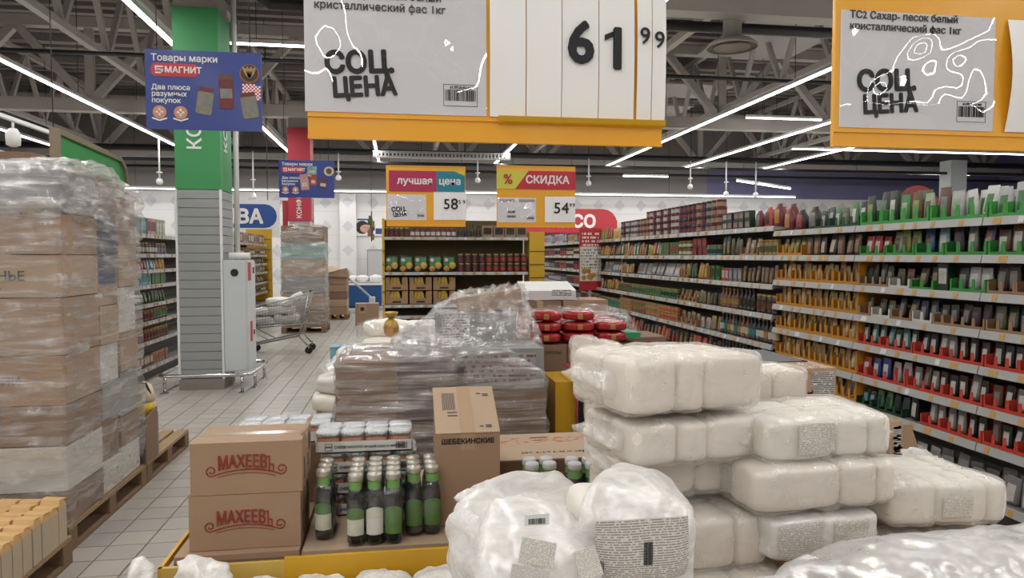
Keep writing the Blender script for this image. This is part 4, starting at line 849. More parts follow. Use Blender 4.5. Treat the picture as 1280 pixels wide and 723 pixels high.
def blue_board(Y, px0, px1, pyt, pyb, label, variant):
    a = at(px0, pyb, Y); x1 = at(px1, pyb, Y).x; W = x1-a.x; H = at(px0, pyt, Y).z-a.z
    t = thing('brand_board', label, 'sign', (a.x, Y, a.z)); m = MB(); m.b2((0, 0, 0), (W, .012, H), m_blue); m.build('board', t)
    m = MB()
    for x in (.1*W, .9*W): m.tube([(x, .006, H), (x, .006, 7.045-a.z)], .004, m_dark, 5)
    m.build('suspension_wire', t)
    text(t, 'Товары марки', H*.115, (W*.05, -.003, H*.86), m_white, bold=.02, align='LEFT')
    m = MB(); rrect(m, W*.05, H*.665, W*.45, H*.83, H*.06, m_pill, 0); pl = m.build('logo_pill', t)
    text(pl, 'МАГНИТ', H*.105, (W*.165, -.006, H*.713), m_white, bold=.035, align='LEFT')
    m = MB(); lx, lz, ls = W*.085, H*.70, H*.095
    for (x0_, z0_, x1_, z1_) in ((0, .8, 1, 1), (0, .8, .18, .4), (.0, .38, .3, .5), (.82, .62, 1, 0), (0, 0, 1, .18), (.3, .4, .42, .62), (.3, .55, .7, .65), (.58, .35, .7, .62)):
        m.b2((lx+min(x0_, x1_)*ls, -.006, lz+min(z0_, z1_)*ls), (lx+max(x0_, x1_)*ls, -.003, lz+max(z0_, z1_)*ls), m_white)
    m.build('logo_mark', pl)
    for i, s_ in enumerate(('Два плюса', 'разумных', 'покупок')): text(t, s_, H*.088, (W*.05, -.003, H*(.50-.083*i)), m_white, bold=.02, align='LEFT')
    for cx in (.115, .295):
        m = MB(); disc(m, (W*cx, H*.215), H*.082, m_or, -.003); m.b2((W*cx-H*.045, -.005, H*.205), (W*cx+H*.045, -.003, H*.228), m_white); m.b2((W*cx-H*.012, -.005, H*.17), (W*cx+H*.012, -.003, H*.262), m_white)
        m.hexa([(W*cx-H*.09, -.005, H*.13), (W*cx, -.005, H*.10), (W*cx, -.003, H*.10), (W*cx-H*.09, -.003, H*.13), (W*cx-H*.09, -.005, H*.15), (W*cx, -.005, H*.12), (W*cx, -.003, H*.12), (W*cx-H*.09, -.003, H*.15)], m_white)
        m.hexa([(W*cx, -.005, H*.10), (W*cx+H*.09, -.005, H*.13), (W*cx+H*.09, -.003, H*.13), (W*cx, -.003, H*.10), (W*cx, -.005, H*.12), (W*cx+H*.09, -.005, H*.15), (W*cx+H*.09, -.003, H*.15), (W*cx, -.003, H*.12)], m_white)
        m.build('plus_badge', t)
    if variant == 0:
        rd, gl_, br, pk = cm('dark red'), mat('picture_glass', '#7c7765', .4, .4, 30), mat('picture_cucumber', '#a58a5c', .6, .3, 30), mat('picture_bowl', '#8e5a33', .6, .2)
        def jar(cx, cz, w, h, rot, body, lid):
            m = MB(); T_ = Matrix.Translation((cx, 0, cz)) @ Matrix.Rotation(R(rot), 4, 'Y')
            pts = [(-w*.42, -h/2), (w*.42, -h/2), (w/2, -h*.42), (w*.5, h*.3), (w*.4, h*.36), (-w*.4, h*.36), (-w*.5, h*.3), (-w/2, -h*.42)]
            n = len(pts); m.add([(p[0], -.004, p[1]) for p in pts], [tuple(range(n))], body, mtx=T_); m.add([(-w*.46, -.005, h*.34), (w*.46, -.005, h*.34), (w*.46, -.005, h*.5), (-w*.46, -.005, h*.5)], [(0, 1, 2, 3)], lid, mtx=T_); m.add([(-w*.4, -.005, -h*.2), (w*.4, -.005, -h*.2), (w*.4, -.005, h*.08), (-w*.4, -.005, h*.08)], [(0, 1, 2, 3)], cm('grey'), mtx=T_); m.build('jar_picture', t)
        jar(W*.505, H*.37, W*.14, H*.34, 8, gl_, rd); jar(W*.69, H*.50, W*.13, H*.44, -1, cm('dark red'), cm('brown')); jar(W*.89, H*.33, W*.14, H*.33, -8, gl_, rd)
        m = MB(); cs = W*.016
        for i in range(11):
            for j in range(9):
                x = W*.83+i*cs; z = H*.40+j*cs*1.0+ (W*.98-x)*-.0
                if x + cs < W*.995 and abs((z-H*.50)+(x-W*.9)*.35) < H*.10: m.b2((x, -.0035, z), (x+cs, -.003, z+cs), m_pill if (i+j) % 2 else m_white)
        m.build('cloth_picture', t, kind='stuff')
        m = MB(); disc(m, (W*.895, H*.73), W*.088, pk, -.006, 24); disc(m, (W*.895, H*.74), W*.074, cm('dark brown'), -.008, 24)
        for i, a_ in enumerate((-28, -10, 8, 25)):
            T_ = Matrix.Translation((W*(.865+.02*i), -.010, H*.75)) @ Matrix.Rotation(R(a_), 4, 'Y'); n = 10; m.add([(W*.015*cos(2*pi*k/n), 0, W*.055*sin(2*pi*k/n)) for k in range(n)], [tuple(range(n))], br, mtx=T_)
        m.build('bowl_picture', t)
    else:
        for (cx, cz, w, h, c_, r_) in ((.60, .74, .17, .22, 'light blue', 3), (.46, .42, .15, .42, 'pink', -6), (.62, .48, .12, .30, 'coral red', 0), (.80, .40, .17, .30, 'purple', 6), (.55, .62, .1, .12, 'orange', 12)):
            m = MB(); T_ = Matrix.Translation((W*cx, -.004-.002*len(t.children) % .01, H*cz)) @ Matrix.Rotation(R(r_), 4, 'Y'); m.add([(-w*W/2, 0, -h*H/2), (w*W/2, 0, -h*H/2), (w*W/2, 0, h*H/2), (-w*W/2, 0, h*H/2)], [(0, 1, 2, 3)], cm(c_), mtx=T_)
            m.add([(-w*W*.3, -.001, -h*H*.3), (w*W*.3, -.001, -h*H*.3), (w*W*.3, -.001, -h*H*.02), (-w*W*.3, -.001, -h*H*.02)], [(0, 1, 2, 3)], cm('cream'), mtx=T_); m.build('pack_picture', t)
        m = MB(); disc(m, (W*.905, H*.72), H*.13, cm('cream'), -.006, 20); disc(m, (W*.905, H*.72), H*.08, cm('brown'), -.008, 12); m.build('plate_picture', t)
blue_board(5.5, 183, 328, 61, 161, 'larger hanging blue board picturing pickle jars and a bowl', 0)
blue_board(12.0, 349, 418, 200, 247, 'smaller hanging blue board picturing snack packs, before the red column', 1)
# wall signs
def wallsign(): pass
a = at(655, 330, WY-.1); m_meat = mat('meat_red', '#b6303b', .5, .05)
t = thing('department_sign', 'red rounded meat department sign on the back wall', 'sign', (a.x, WY-.06, at(700, 330, WY-.1).z))
W = at(771, 330, WY-.1).x-a.x; H = at(700, 261, WY-.1).z-at(700, 330, WY-.1).z
m = MB(); pts = [(0, H*.55), (W, H*.55), (W, H*.8)] + [(W-.55+.55*cos(R(k)), H-.55+.55*sin(R(k))) for k in (10, 30, 50, 70, 90)] + [(0, H)]
m.poly(pts, .05, m_meat); m.build('red_board', t)
m = MB(); m.b2((0, -.05, 0), (W*.9, 0, H*.56), mat('meat_photo', '#53352f', .5, .4, 3)); pb_ = m.build('photo_panel', t)
m = MB()
for (x, z, c_) in ((.55, .35, 'orange'), (.62, .3, 'coral red'), (.5, .25, 'pink'), (.68, .36, 'orange'), (.58, .18, 'dark red')): disc(m, (W*x, H*z), .28, cm(c_), -.056, 14, .16)
m.build('meat_picture', pb_)
text(t, 'МЯСО', .62, (W*.50, -.055, H*.76), m_white, bold=.05)
# blue pill sign on a white board, above the left run
a = at(281, 297, 19.4); e = at(350, 297, 19.4); z0 = a.z; z1 = at(300, 250, 19.4).z
t = thing('department_sign', 'white board with dark blue pill-shaped beer sign', 'sign', (a.x-1.2, 19.4, z0)); W = e.x-a.x+1.2
m = MB(); m.b2((0, 0, 0), (W, .05, z1-z0), mat('board_white', '#d7dadb', .5, .03)); m.build('board', t)
zz0 = at(300, 285, 19.4).z-z0; zz1 = at(300, 255, 19.4).z-z0; xr = at(346, 270, 19.4).x-(a.x-1.2)
m = MB(); rrect(m, .25, zz0, xr, zz1, (zz1-zz0)*.48, mat('pill_blue', '#1d4a8f', .5, .04), -.0); pl = m.build('blue_pill', t)
text(pl, 'ПИВА', (zz1-zz0)*.80, (xr-.34, -.006, (zz0+zz1)/2-.18), m_white, bold=.045, align='RIGHT')
m = MB(); m.tube([(.3, .02, z1-z0), (.3, .02, 7.045-z0)], .01, m_dark, 5); m.tube([(W-.3, .02, z1-z0), (W-.3, .02, 7.045-z0)], .01, m_dark, 5); m.build('suspension_wire', t)
# portrait poster on the back wall and brown hanging bundle
a = at(443, 295, WY-.1); b_ = at(478, 271, WY-.1); W = b_.x-a.x; H = at(443, 271, WY-.1).z-a.z
t = thing('wall_poster', 'small white poster with a reclining face on the tiled back wall', 'poster', (a.x, WY-.03, a.z))
m = MB(); m.b2((0, -.03, 0), (W, 0, H), m_white); m.build('sheet', t)
m = MB(); disc(m, (W*.28, H*.45), W*.24, cm('dark brown'), -.034, 20); disc(m, (W*.40, H*.38), W*.2, mat('poster_skin', '#c99b8c', .6, .1), -.038, 20, W*.15); disc(m, (W*.36, H*.44), W*.018, m_ink, -.041, 8); disc(m, (W*.46, H*.42), W*.018, m_ink, -.041, 8); disc(m, (W*.45, H*.27), W*.04, cm('pink'), -.041, 10, W*.014); m.build('face_picture', t)
m = MB(); m.b2((W*.75, -.034, H*.1), (W*.98, -.031, H*.4), cm('blue')); m.b2((W*.1, -.034, H*.82), (W*.55, -.031, H*.9), cm('blue')); m.build('blue_print', t)
a = at(461, 302, 13.5); b_ = at(468, 270, 13.5)
m = MB()
r_ = random.Random(3)
for i in range(14): x = a.x+r_.random()*.1; m.box((x, 13.5+r_.random()*.08, a.z+r_.random()*.36+.06), (.05, .04, .11), cm(r_.choice(['brown', 'olive', 'kraft'])), Matrix.Identity(4))
m.tube([(a.x+.05, 13.54, a.z), (a.x+.05, 13.54, a.z+.55)], .012, cm('brown'), 6); m.tube([(a.x+.05, 13.54, a.z+.5), (a.x+.05, 13.54, 7.045)], .004, m_dark, 5)
tag(m.build('hanging_strip'), 'brown hanging strip of small packs in front of the face poster', 'merchandise strip')
# round red poster over the right run
a = at(1148, 240, 8.0)
t = thing('round_poster', 'dark red arched poster showing above the green trays', 'sign', (a.x, 8, a.z-.42)); m = MB(); disc(m, (0, 0.1), .34, mat('poster_red', '#8c3a38', .5, .3, 4), 0, 28, .40); disc(m, (0, .1), .16, mat('poster_glow', '#b3705a', .5, .2, 4), -.004, 20, .2); m.build('board', t); m = MB(); m.b2((-.02, .0, -2.0), (.02, .03, .2), m_shelf); m.build('post', t)
# ================================================================== PALLETS, CARTONS, WRAP
m_wood = mat('pallet_wood', '#9c8060', .8, .22, 6, stretch=(1, 6, 6), bump=.3, bscale=30); m_wood2 = mat('pallet_wood_dark', '#7d644c', .85, .22, 6, stretch=(1, 6, 6))
m_kraft = mat('carton_kraft', '#a1846a', .72, .07, 5); m_kraft2 = mat('carton_kraft_dark', '#836955', .75, .08, 5); m_kraft3 = mat('carton_kraft_pale', '#ad957c', .72, .07, 5)
m_cw = mat('carton_white', '#cfccc6', .6, .05, 5); m_cg = mat('carton_grey', '#8f8e8b', .7, .1, 5); m_cb = mat('carton_blue', '#3b4a66', .6, .15, 5); m_seam = mat('carton_seam', '#5d4736', .8, .1); m_tape = mat('packing_tape', '#b0957a', .25, .05, coat=.6)
def pallet(label, x0, y0, L=1.2, W=.8, z=0, rz=0, group=None):
    """x0,y0 = corner; L along x when rz=0"""
    t = thing('wooden_pallet', label, 'pallet', (x0, y0, z), rz, group)
    m = MB(); m.b2((0, 0, 0), (L, .1, .022), m_wood)
    n = 7; bw = W/n*.78; m = MB(); m.b2((0, 0, 0), (L, bw, .022), m_wood); me = m.mesh('deck_board')
    for i in range(n): put('deck_board', me, t, (0, i*(W-bw)/(n-1), .122))
    m = MB(); m.b2((0, 0, 0), (.1, W, .022), m_wood2); me = m.mesh('stringer_board')
    for x in (0, L/2-.05, L-.1): put('stringer_board', me, t, (x, 0, .1))
    m = MB(); m.b2((0, 0, 0), (.1, .1, .078), m_wood2); me = m.mesh('block')
    for x in (0, L/2-.05, L-.1):
        for y in (0, W/2-.05, W-.1): put('block', me, t, (x, y, .022))
    m = MB(); m.b2((0, 0, 0), (L, .1, .022), m_wood2); me = m.mesh('bottom_board')
    for y in (0, W/2-.05, W-.1): put('bottom_board', me, t, (0, y, 0))
    return t
def carton(lo, hi, m_, label, name='carton', flaps=True, rz=0, group=None, tape=True, front=None):
    """closed box: walls, four top flaps meeting at a seam, a strip of tape"""
    c = [(lo[i]+hi[i])/2 for i in range(3)]; dx, dy, dz = [(hi[i]-lo[i]) for i in range(3)]
    t = thing(name, label, 'carton', (c[0], c[1], lo[2]), rz, group)
    m = MB(); m.b2((-dx/2, -dy/2, 0), (dx/2, dy/2, dz-.004), m_); m.build('body', t)
    if flaps:
        m = MB(); a = max(dx, dy) == dx
        if a: m.b2((-dx/2, -dy/2, dz-.004), (dx/2, -.0015, dz), m_); f1 = m.build('top_flap', t); m = MB(); m.b2((-dx/2, .0015, dz-.004), (dx/2, dy/2, dz), m_); m.build('top_flap', t)
        else: m.b2((-dx/2, -dy/2, dz-.004), (-.0015, dy/2, dz), m_); m.build('top_flap', t); m = MB(); m.b2((.0015, -dy/2, dz-.004), (dx/2, dy/2, dz), m_); m.build('top_flap', t)
        if tape:
            m = MB(); w_ = .025
            if a: m.b2((-dx/2-.001, -w_, dz), (dx/2+.001, w_, dz+.0008), m_tape); m.b2((dx/2, -w_, dz-.06), (dx/2+.0008, w_, dz), m_tape); m.b2((-dx/2-.0008, -w_, dz-.06), (-dx/2, w_, dz), m_tape)
            else: m.b2((-w_, -dy/2-.001, dz), (w_, dy/2+.001, dz+.0008), m_tape); m.b2((-w_, -dy/2-.0008, dz-.06), (w_, -dy/2, dz), m_tape)
            m.build('packing_tape', t)
    return t
def drape(name, pts, m_, edge=.05, amp=.01, seed=0, fr=7, ridge=.5, st=(1, 1, 2.5)):
    bm = bmesh.new(); 
    for p in pts: bm.verts.new(p)
    r = bmesh.ops.convex_hull(bm, input=bm.verts); 
    for g in r['geom_interior'] + r['geom_unused']:
        if isinstance(g, bmesh.types.BMVert) and g.is_valid: bm.verts.remove(g)
    bmesh.ops.triangulate(bm, faces=bm.faces)
    for _ in range(9):
        es = [e for e in bm.edges if e.calc_length() > edge]
        if not es or len(bm.faces) > 16000: break
        bmesh.ops.subdivide_edges(bm, edges=es, cuts=1); bmesh.ops.triangulate(bm, faces=bm.faces)
    for _ in range(3): bmesh.ops.smooth_vert(bm, verts=bm.verts, factor=.5, use_axis_x=True, use_axis_y=True, use_axis_z=True)
    bm.normal_update()
    for v in bm.verts:
        p = Vector((v.co.x*fr*st[0]+seed, v.co.y*fr*st[1]+seed*.7, v.co.z*fr*st[2]))
        d = amp*(noise.noise(p)*1.0 + ridge*(1-4*abs(noise.noise(p*1.9+Vector((7, 3, 1)))))); v.co += v.normal*d
    me = D.meshes.new(name); bm.to_mesh(me); bm.free(); me.materials.append(m_); me.polygons.foreach_set('use_smooth', [True]*len(me.polygons)); me.update(); return me
f_stack = film_mat('stretch_film', .14, .66, (2.2, 2.2, 22), rough=.28, bump=.9, dist=.006, gloss=.35, thr=(.42, .72), tint='#cfcac5')
f_stack2 = film_mat('stretch_film_slanted', .2, .8, (3, 3, 26), rough=.25, bump=.9, dist=.006, gloss=.4, thr=(.45, .72), tint='#d2cecb', rot=(R(25), R(20), 0))
f_mid = film_mat('stretch_film_fine', .12, .85, (2.0, 2.0, 34), rough=.18, bump=1, dist=.006, gloss=.4, thr=(.42, .7), tint='#cfcbc8')
f_loose = film_mat('loose_clear_film', .10, .6, (5, 5, 9), rough=.2, bump=1, dist=.012, gloss=.5, thr=(.45, .7), tint='#e0e0e0')
f_sugar = film_mat('shrink_film_clear', .22, .5, (11, 11, 15), rough=.24, bump=1.0, dist=.006, gloss=.28, thr=(.2, .9), tint='#f8f3ec')
f_bag = film_mat('milky_bag_film', .5, .92, (8, 8, 20), rough=.25, bump=.7, dist=.005, gloss=.14, thr=(.35, .72), tint='#f7f4f0', )

# ---- big wrapped stack by the left edge
XR = -1.76
pallet('wooden pallet under the big wrapped stack', -1.765, 4.12, 1.2, .8, rz=R(90))
pallet('wooden pallet under the hidden half of the wrapped stack', -2.60, 4.12, 1.2, .5, rz=R(90))
zl = [.148, .33, .58, .80, 1.07, 1.38, 1.61, 1.83, 2.06]
lab = ['dark carton at the very bottom', 'white carton low', 'brown carton third from below', 'brown carton with purple print', 'plain brown carton at half height', 'brown carton with dark print', 'plain brown carton below the milky film', 'greyish carton at the top']
mm = [m_kraft2, m_cw, m_kraft2, m_kraft, m_kraft, m_kraft3, m_kraft, m_cg]
for j in range(8):
    for i in range(2):
        x1 = XR-.02-i*.60; w_ = .58
        c = carton((x1-w_, 4.16, zl[j]), (x1, 4.62, zl[j+1]-.003), mm[j], f'{lab[j]} of the wrapped stack, ' + ('aisle-side column' if i == 0 else 'column at the frame edge'), flaps=j == 7, tape=False, group='cartons in the big wrapped stack')
        if j == 3 and i == 0:
            mp = mat('purple_print', '#6f5560', .7, .2); text(c, 'ВАФЛИ', .07, (-.05, -.232, .13), mp, bold=.02)
        if j == 5 and i == 0: text(c, 'ПЕЧЕНЬЕ', .07, (-.05, -.232, .11), m_ink2, bold=.01); text(c, '12 шт.', .04, (-.05, -.232, .04), m_ink2)
rr = random.Random(8)
cols = [m_kraft, m_kraft2, m_cw, m_cg, m_kraft3, m_kraft2, m_cb, m_cw]
side = [(4.64, 4.93, [.148, .34, .60, .82, 1.06, 1.30, 1.42, 1.62, 1.84, 2.08], [7, 1, 3, 2, 4, 0, 6, 6, 5]), (4.95, 5.26, [.148, .36, .56, .85, 1.1, 1.4, 1.68, 1.98], [2, 5, 3, 0, 7, 4, 0])]
for k, (ya, yb, zs_, cs_) in enumerate(side):
    for j in range(len(cs_)):
        carton((XR-.5, ya, zs_[j]), (XR-.02-rr.random()*.02, yb, zs_[j+1]-.003), cols[cs_[j]], f'{["brown", "dark brown", "white", "grey", "pale brown", "brown", "dark blue", "white"][cs_[j]]} carton, {NTH[j]} layer, aisle face of the wrapped stack, ' + ('middle' if k == 0 else 'far') + ' column', flaps=False, group='cartons in the big wrapped stack')
hull = [(-3.0, 4.13, .10), (XR, 4.13, .10), (XR+.01, 5.3, .2), (-3.0, 5.3, .2), (-3.0, 4.12, 2.04), (XR-.02, 4.12, 1.86), (XR-.28, 4.16, 2.08), (XR-.03, 4.64, 2.12), (XR-.02, 4.95, 2.08), (XR, 5.28, 1.98), (-2.7, 4.5, 2.14), (-2.8, 5.2, 2.1)]
me = drape('stretch_film', hull, f_stack, edge=.065, amp=.022, seed=3, fr=5, ridge=.6, st=(1, 1, 1.5))
tag(put('stretch_film', me), 'clear streaky stretch film around the big stack at left', 'film')
me = drape('loose_film', [(XR-.35, 4.10, 1.83), (XR+.01, 4.10, 1.83), (XR+.02, 4.7, 1.86), (XR+.02, 5.3, 1.7), (XR-.4, 4.1, 2.1), (XR-.02, 4.14, 2.12), (XR, 4.7, 2.16), (XR+.02, 5.28, 2.02), (XR-.4, 5.2, 2.12)], f_stack2, edge=.05, amp=.03, seed=9, fr=6)
tag(put('loose_film', me), 'loose crumpled film around the top of the big left stack', 'film')
carton((-3.3, 5.0, 1.95) if False else (-2.75, 4.95, 2.0), (-2.28, 5.3, 2.25), m_kraft2, 'brown carton lying on top of the wrapped stack at the frame edge')
# empty pallets behind it, a sheet of cardboard and a yellow tub
pallet('empty wooden pallet beyond the big wrapped stack', -1.765, 5.335, 1.0, .8, rz=R(90))
m = MB(); m.hexa([(-1.755, 5.29, .15), (-1.75, 5.52, .15), (-1.76, 5.52, .15), (-1.765, 5.29, .15), (-1.755, 5.29, .46), (-1.75, 5.52, .51), (-1.76, 5.52, .51), (-1.765, 5.29, .46)], m_kraft2); 
tag(m.build('cardboard_sheet'), 'upright brown cardboard sheet standing behind the wrapped stack', 'cardboard')
t = thing('plastic_tub', 'yellow tub with a dark lid peeking out behind the wrapped stack', 'tub', (-1.83, 5.50, .144))
carton((-2.15, 5.36, .144), (-1.775, 5.62, .45), m_cg, 'grey-brown carton carrying the yellow tub', flaps=True)
t.location.z = .45; m = MB(); m.lathe([(.055, 0), (.07, .10)], mat('tub_yellow', '#d8b63a', .4, .05), 16); m.build('body', t); m = MB(); m.lathe([(.071, .10), (.075, .13), (.05, .22), (.0, .25)], cm('cream'), 16); m.build('lid', t); m = MB(); m.tube([(-.06, -.02, .13), (-.03, -.05, .24), (.03, -.05, .24), (.06, -.02, .13)], .008, m_black, 6); m.build('handle', t)

# ---- low pallet of yellow-topped packs at the very left front
pallet('wooden pallet under the yellow-topped packs', -1.70, 2.80, 1.2, .8, rz=R(90))
pallet('second wooden pallet under the yellow-topped packs', -1.70, 1.55, 1.2, .8, rz=R(90))
m_py = mat('pack_yellow', '#cfa871', .7, .12, 12); m_pw = mat('pack_film_white', '#b9a98f', .4, .1, 9)
def ypack(w=.096, d=.080, h=.20):
    m = MB(); t_ = .02; m.b2((-w/2, -d/2, 0), (w/2, d/2, h*.8), m_pw)
    m.hexa([(-w/2, -d/2, h*.8), (w/2, -d/2, h*.8), (w/2, d/2, h*.8), (-w/2, d/2, h*.8), (-w/2*.9, -d/2*.35, h), (w/2*.95, -d/2*.5, h*.98), (w/2*.9, d/2*.6, h*.96), (-w/2*.95, d/2*.5, h)], m_py)
    return m.mesh('body')
def yflap(w=.096, d=.080, h=.20):
    m = MB(); m.hexa([(-w/2, d*.1, h*.97), (w/2, d*.1, h*.95), (w/2, d*.55, h*.93), (-w/2, d*.55, h*.96), (-w/2, d*.1, h*.99), (w/2, d*.1, h*.97), (w/2, d*.55, h*.95), (-w/2, d*.55, h*.98)], m_py); return m.mesh('folded_top')
ym, yf = ypack(), yflap(); rr = random.Random(4)
y_ = 2.4; row = 0
while y_ < 3.98:
    for i in range(7):
        t = thing('flour_pack', f'folded yellow paper-topped pack on the low pallet, {NTH[row]} row away, {NTH[i]} from the aisle', 'pack', (-1.70-.05-i*.104, y_+rr.uniform(-.004, .004), .145), R(rr.uniform(-2, 2)), 'yellow-topped packs on the low pallet')
        t.scale = (1, 1, rr.uniform(1.03, 1.14)); put('body', ym, t); put('folded_top', yf, t)
    y_ += .089; row += 1
me = drape('stretch_film', [(-2.6, 2.3, .13), (-1.73, 2.3, .13), (-1.73, 3.93, .13), (-2.6, 3.93, .13), (-2.6, 2.3, .3), (-1.735, 2.3, .3), (-1.735, 3.93, .3), (-2.6, 3.93, .3)], film_mat('side_film', .1, .4, (6, 6, 12), rough=.25, bump=.8, dist=.006, tint='#d8d2c6'), edge=.07, amp=.006, seed=1)
# ---- far wrapped load beside the red column
def far_load(x0, x1, y0, y1, ht, m1, label, flm, n=5, top=None):
    pallet('wooden pallet under the ' + label, x0, y0, x1-x0, y1-y0)
    for j in range(n):
        carton((x0+.02, y0+.02, .145+j*(ht-.145)/n), (x1-.02, y1-.02, .145+(j+1)*(ht-.145)/n-.004), m1[j % len(m1)], f'{ORD[j]} carton from below in the {label}', flaps=j == n-1, tape=False)
    if flm:
        me = drape('stretch_film', [(x0-.01, y0-.01, .13), (x1+.01, y0-.01, .13), (x1+.01, y1, .13), (x0-.01, y1, .13), (x0, y0, ht-.02), (x1, y0, ht+.03), (x1-.1, y1, ht), (x0+.1, y1-.1, ht+.06)], flm, edge=.12, amp=.03, seed=5, fr=3); tag(put('stretch_film', me), 'stretch film around the ' + label, 'film')
far_load(-2.42, -1.52, 15.3, 16.1, 2.22, [m_kraft2, m_kraft, m_cg, m_kraft3, mat('carton_teal', '#7fa59f', .6, .1)], 'tall wrapped load before the red column', f_stack, 6)
far_load(-1.80, -1.30, 18.4, 19.2, 1.08, [m_kraft, m_kraft3, m_kraft2, m_kraft], 'low load beyond the tall wrapped one', None, 5)
m = MB(); m.hexa([(-1.85, 18.36, 1.09), (-1.25, 18.36, 1.06), (-1.28, 19.2, 1.09), (-1.82, 19.2, 1.09), (-1.86, 18.3, 1.16), (-1.3, 18.3, 1.30), (-1.32, 19.2, 1.2), (-1.8, 19.2, 1.35)], m_kraft3); tag(m.build('paper_sack'), 'crumpled kraft paper sack on the low distant load', 'sack')
# chest freezer in blue
a = at(428, 380, 21.5); b_ = at(477, 380, 21.5)
t = thing('chest_freezer', 'blue chest freezer before the tiled back wall', 'freezer', (a.x, 21.5, 0)); W = b_.x-a.x
m = MB(); m.b2((0, 0, .12), (W, 1.0, .74), mat('freezer_blue', '#1f4f86', .4, .05)); m.build('body', t); m = MB(); m.b2((-.02, -.02, .74), (W+.02, 1.02, .80), m_white); m.build('rim', t)
m = MB(); m.b2((.1, .05, .0), (W-.1, .95, .12), m_dark); m.build('base', t)
for k in range(3): tag(put('frozen_pack', soft_mesh('frozen_pack', .18, .3, .09, m_white, 6, amp=.03, seed=k), None, (a.x+.2+k*.37, 21.95, .92)), f'white frozen pack heaped in the blue freezer, {NTH[k]} from its near left corner', 'pack', 'white packs in the blue freezer')
# grey door-like panel by wall
a = at(459, 340, 25.2); m = MB(); m.b2((a.x, 25.2, 0), (a.x+.75, 25.3, at(459, 312, 25.2).z), mat('panel_grey', '#8e8f8f', .5, .05)); m.b2((a.x+.03, 25.19, .1), (a.x+.72, 25.2, at(459, 312, 25.2).z-.05), m_lgrey); tag(m.build('screen_panel'), 'pale grey upright panel before the back wall', 'panel')
# hand pallet truck
t = thing('pallet_truck', 'pale hand pallet truck parked before the blue freezer', 'pallet truck', (-1.15, 20.3, 0))
m = MB(); m.b2((-.75, -.1, .06), (.3, .06, .12), m_lgrey); m.b2((-.75, .3, .06), (.3, .46, .12), m_lgrey); m.b2((.3, -.1, .06), (.45, .46, .45), m_lgrey); m.build('forks', t)
m = MB(); m.tube([(.38, .18, .4), (-.1, .18, .85), (-.25, .18, .95)], .03, m_lgrey, 8); m.tube([(-.25, 0, .95), (-.25, .36, .95)], .025, m_dark, 8); m.build('handle', t)
for x, y in ((.4, .18), (-.6, 0), (-.6, .38)):
    m = MB(); m.lathe([(.07, -.03), (.07, .03)], m_black, 12, mtx=Matrix.Rotation(R(90), 4, 'X')); m.build('wheel', t, (x, y, .07))
# lone carton and a jar tray on the aisle
a = atz(447, 403, 0)
c = carton((a.x, 16.8, 0), (a.x+.52, 17.25, .5), m_kraft, 'brown carton with a small crest label standing alone in the far aisle', tape=True)
m = MB(); disc(m, (-.1, .38), .05, cm('dark brown'), -.232); m.b2((-.18, -.231, .28), (-.02, -.2305, .48), m_kraft3); m.build('crest_label', c)

# ---- shopping cart full of bags
ca = thing('shopping_cart', 'wire shopping cart loaded with white bags beyond the green column', 'shopping cart', (-1.98, 12.3, 0), 0)
m_wire = mat('cart_wire', '#9fa5a6', .3, .05, metal=.8)
m = MB(); x0, x1, y0, y1 = -.50, .42, -.28, .28; zt0, zt1, zb0, zb1 = .72, .98, .42, .50
def lerp(a, b, k): return a+(b-a)*k
for k in range(9):
    f = k/8; zb_ = lerp(0, 1, f)
    for s in (y0, y1): m.tube([(x0+.02, s*.8, lerp(zb0, zt0, f)), (x1+.05*f, s, lerp(zb1, zt1, f))], .004 if 0 < k < 8 else .009, m_wire, 5)
    m.tube([(x0+.02, y0*.8, lerp(zb0, zt0, f)), (x0+.02, y1*.8, lerp(zb0, zt0, f))], .004, m_wire, 5); m.tube([(x1+.05*f, y0, lerp(zb1, zt1, f)), (x1+.05*f, y1, lerp(zb1, zt1, f))], .004, m_wire, 5)
for k in range(22):
    f = k/21; x = lerp(x0+.02, x1, f)
    for s in (-1, 1): yy = s*lerp(.8, 1, f)*.28; m.tube([(x, yy, lerp(zb0, zb1, f)), (x+.05*f, yy, lerp(zt0, zt1, f))], .003, m_wire, 4)
    m.tube([(x, -lerp(.8, 1, f)*.28, lerp(zb0, zb1, f)), (x, lerp(.8, 1, f)*.28, lerp(zb0, zb1, f))], .003, m_wire, 4)
m.build('basket', ca)
m = MB()
for s in (-1, 1): m.tube([(.52, s*.27, 1.02), (.40, s*.27, .5), (.35, s*.25, .3), (-.35, s*.2, .16), (-.42, s*.2, .12)], .014, m_wire, 8); m.tube([(.35, s*.25, .3), (.48, s*.25, .14)], .013, m_wire, 8); m.tube([(-.45, s*.2, .42), (-.1, s*.22, .22)], .01, m_wire, 6)
m.build('frame', ca)
m = MB(); m.tube([(.53, -.28, 1.03), (.53, .28, 1.03)], .018, mat('handle_green', '#2f5a45', .4, .05), 8); m.build('handle', ca)
for x, s in ((.50, -1), (.50, 1), (-.40, -1), (-.40, 1)):
    m = MB(); m.lathe([(.06, -.015), (.06, .015)], m_black, 14, mtx=Matrix.Rotation(R(90), 4, 'X')); m.b2((-.01, -.02, .03), (.01, .02, .1), m_wire); m.build('wheel', ca, (x, s*.235, .062))
m_flour = mat('flour_bag', '#dcd9d2', .5, .05, 8, bump=.3, bscale=18)
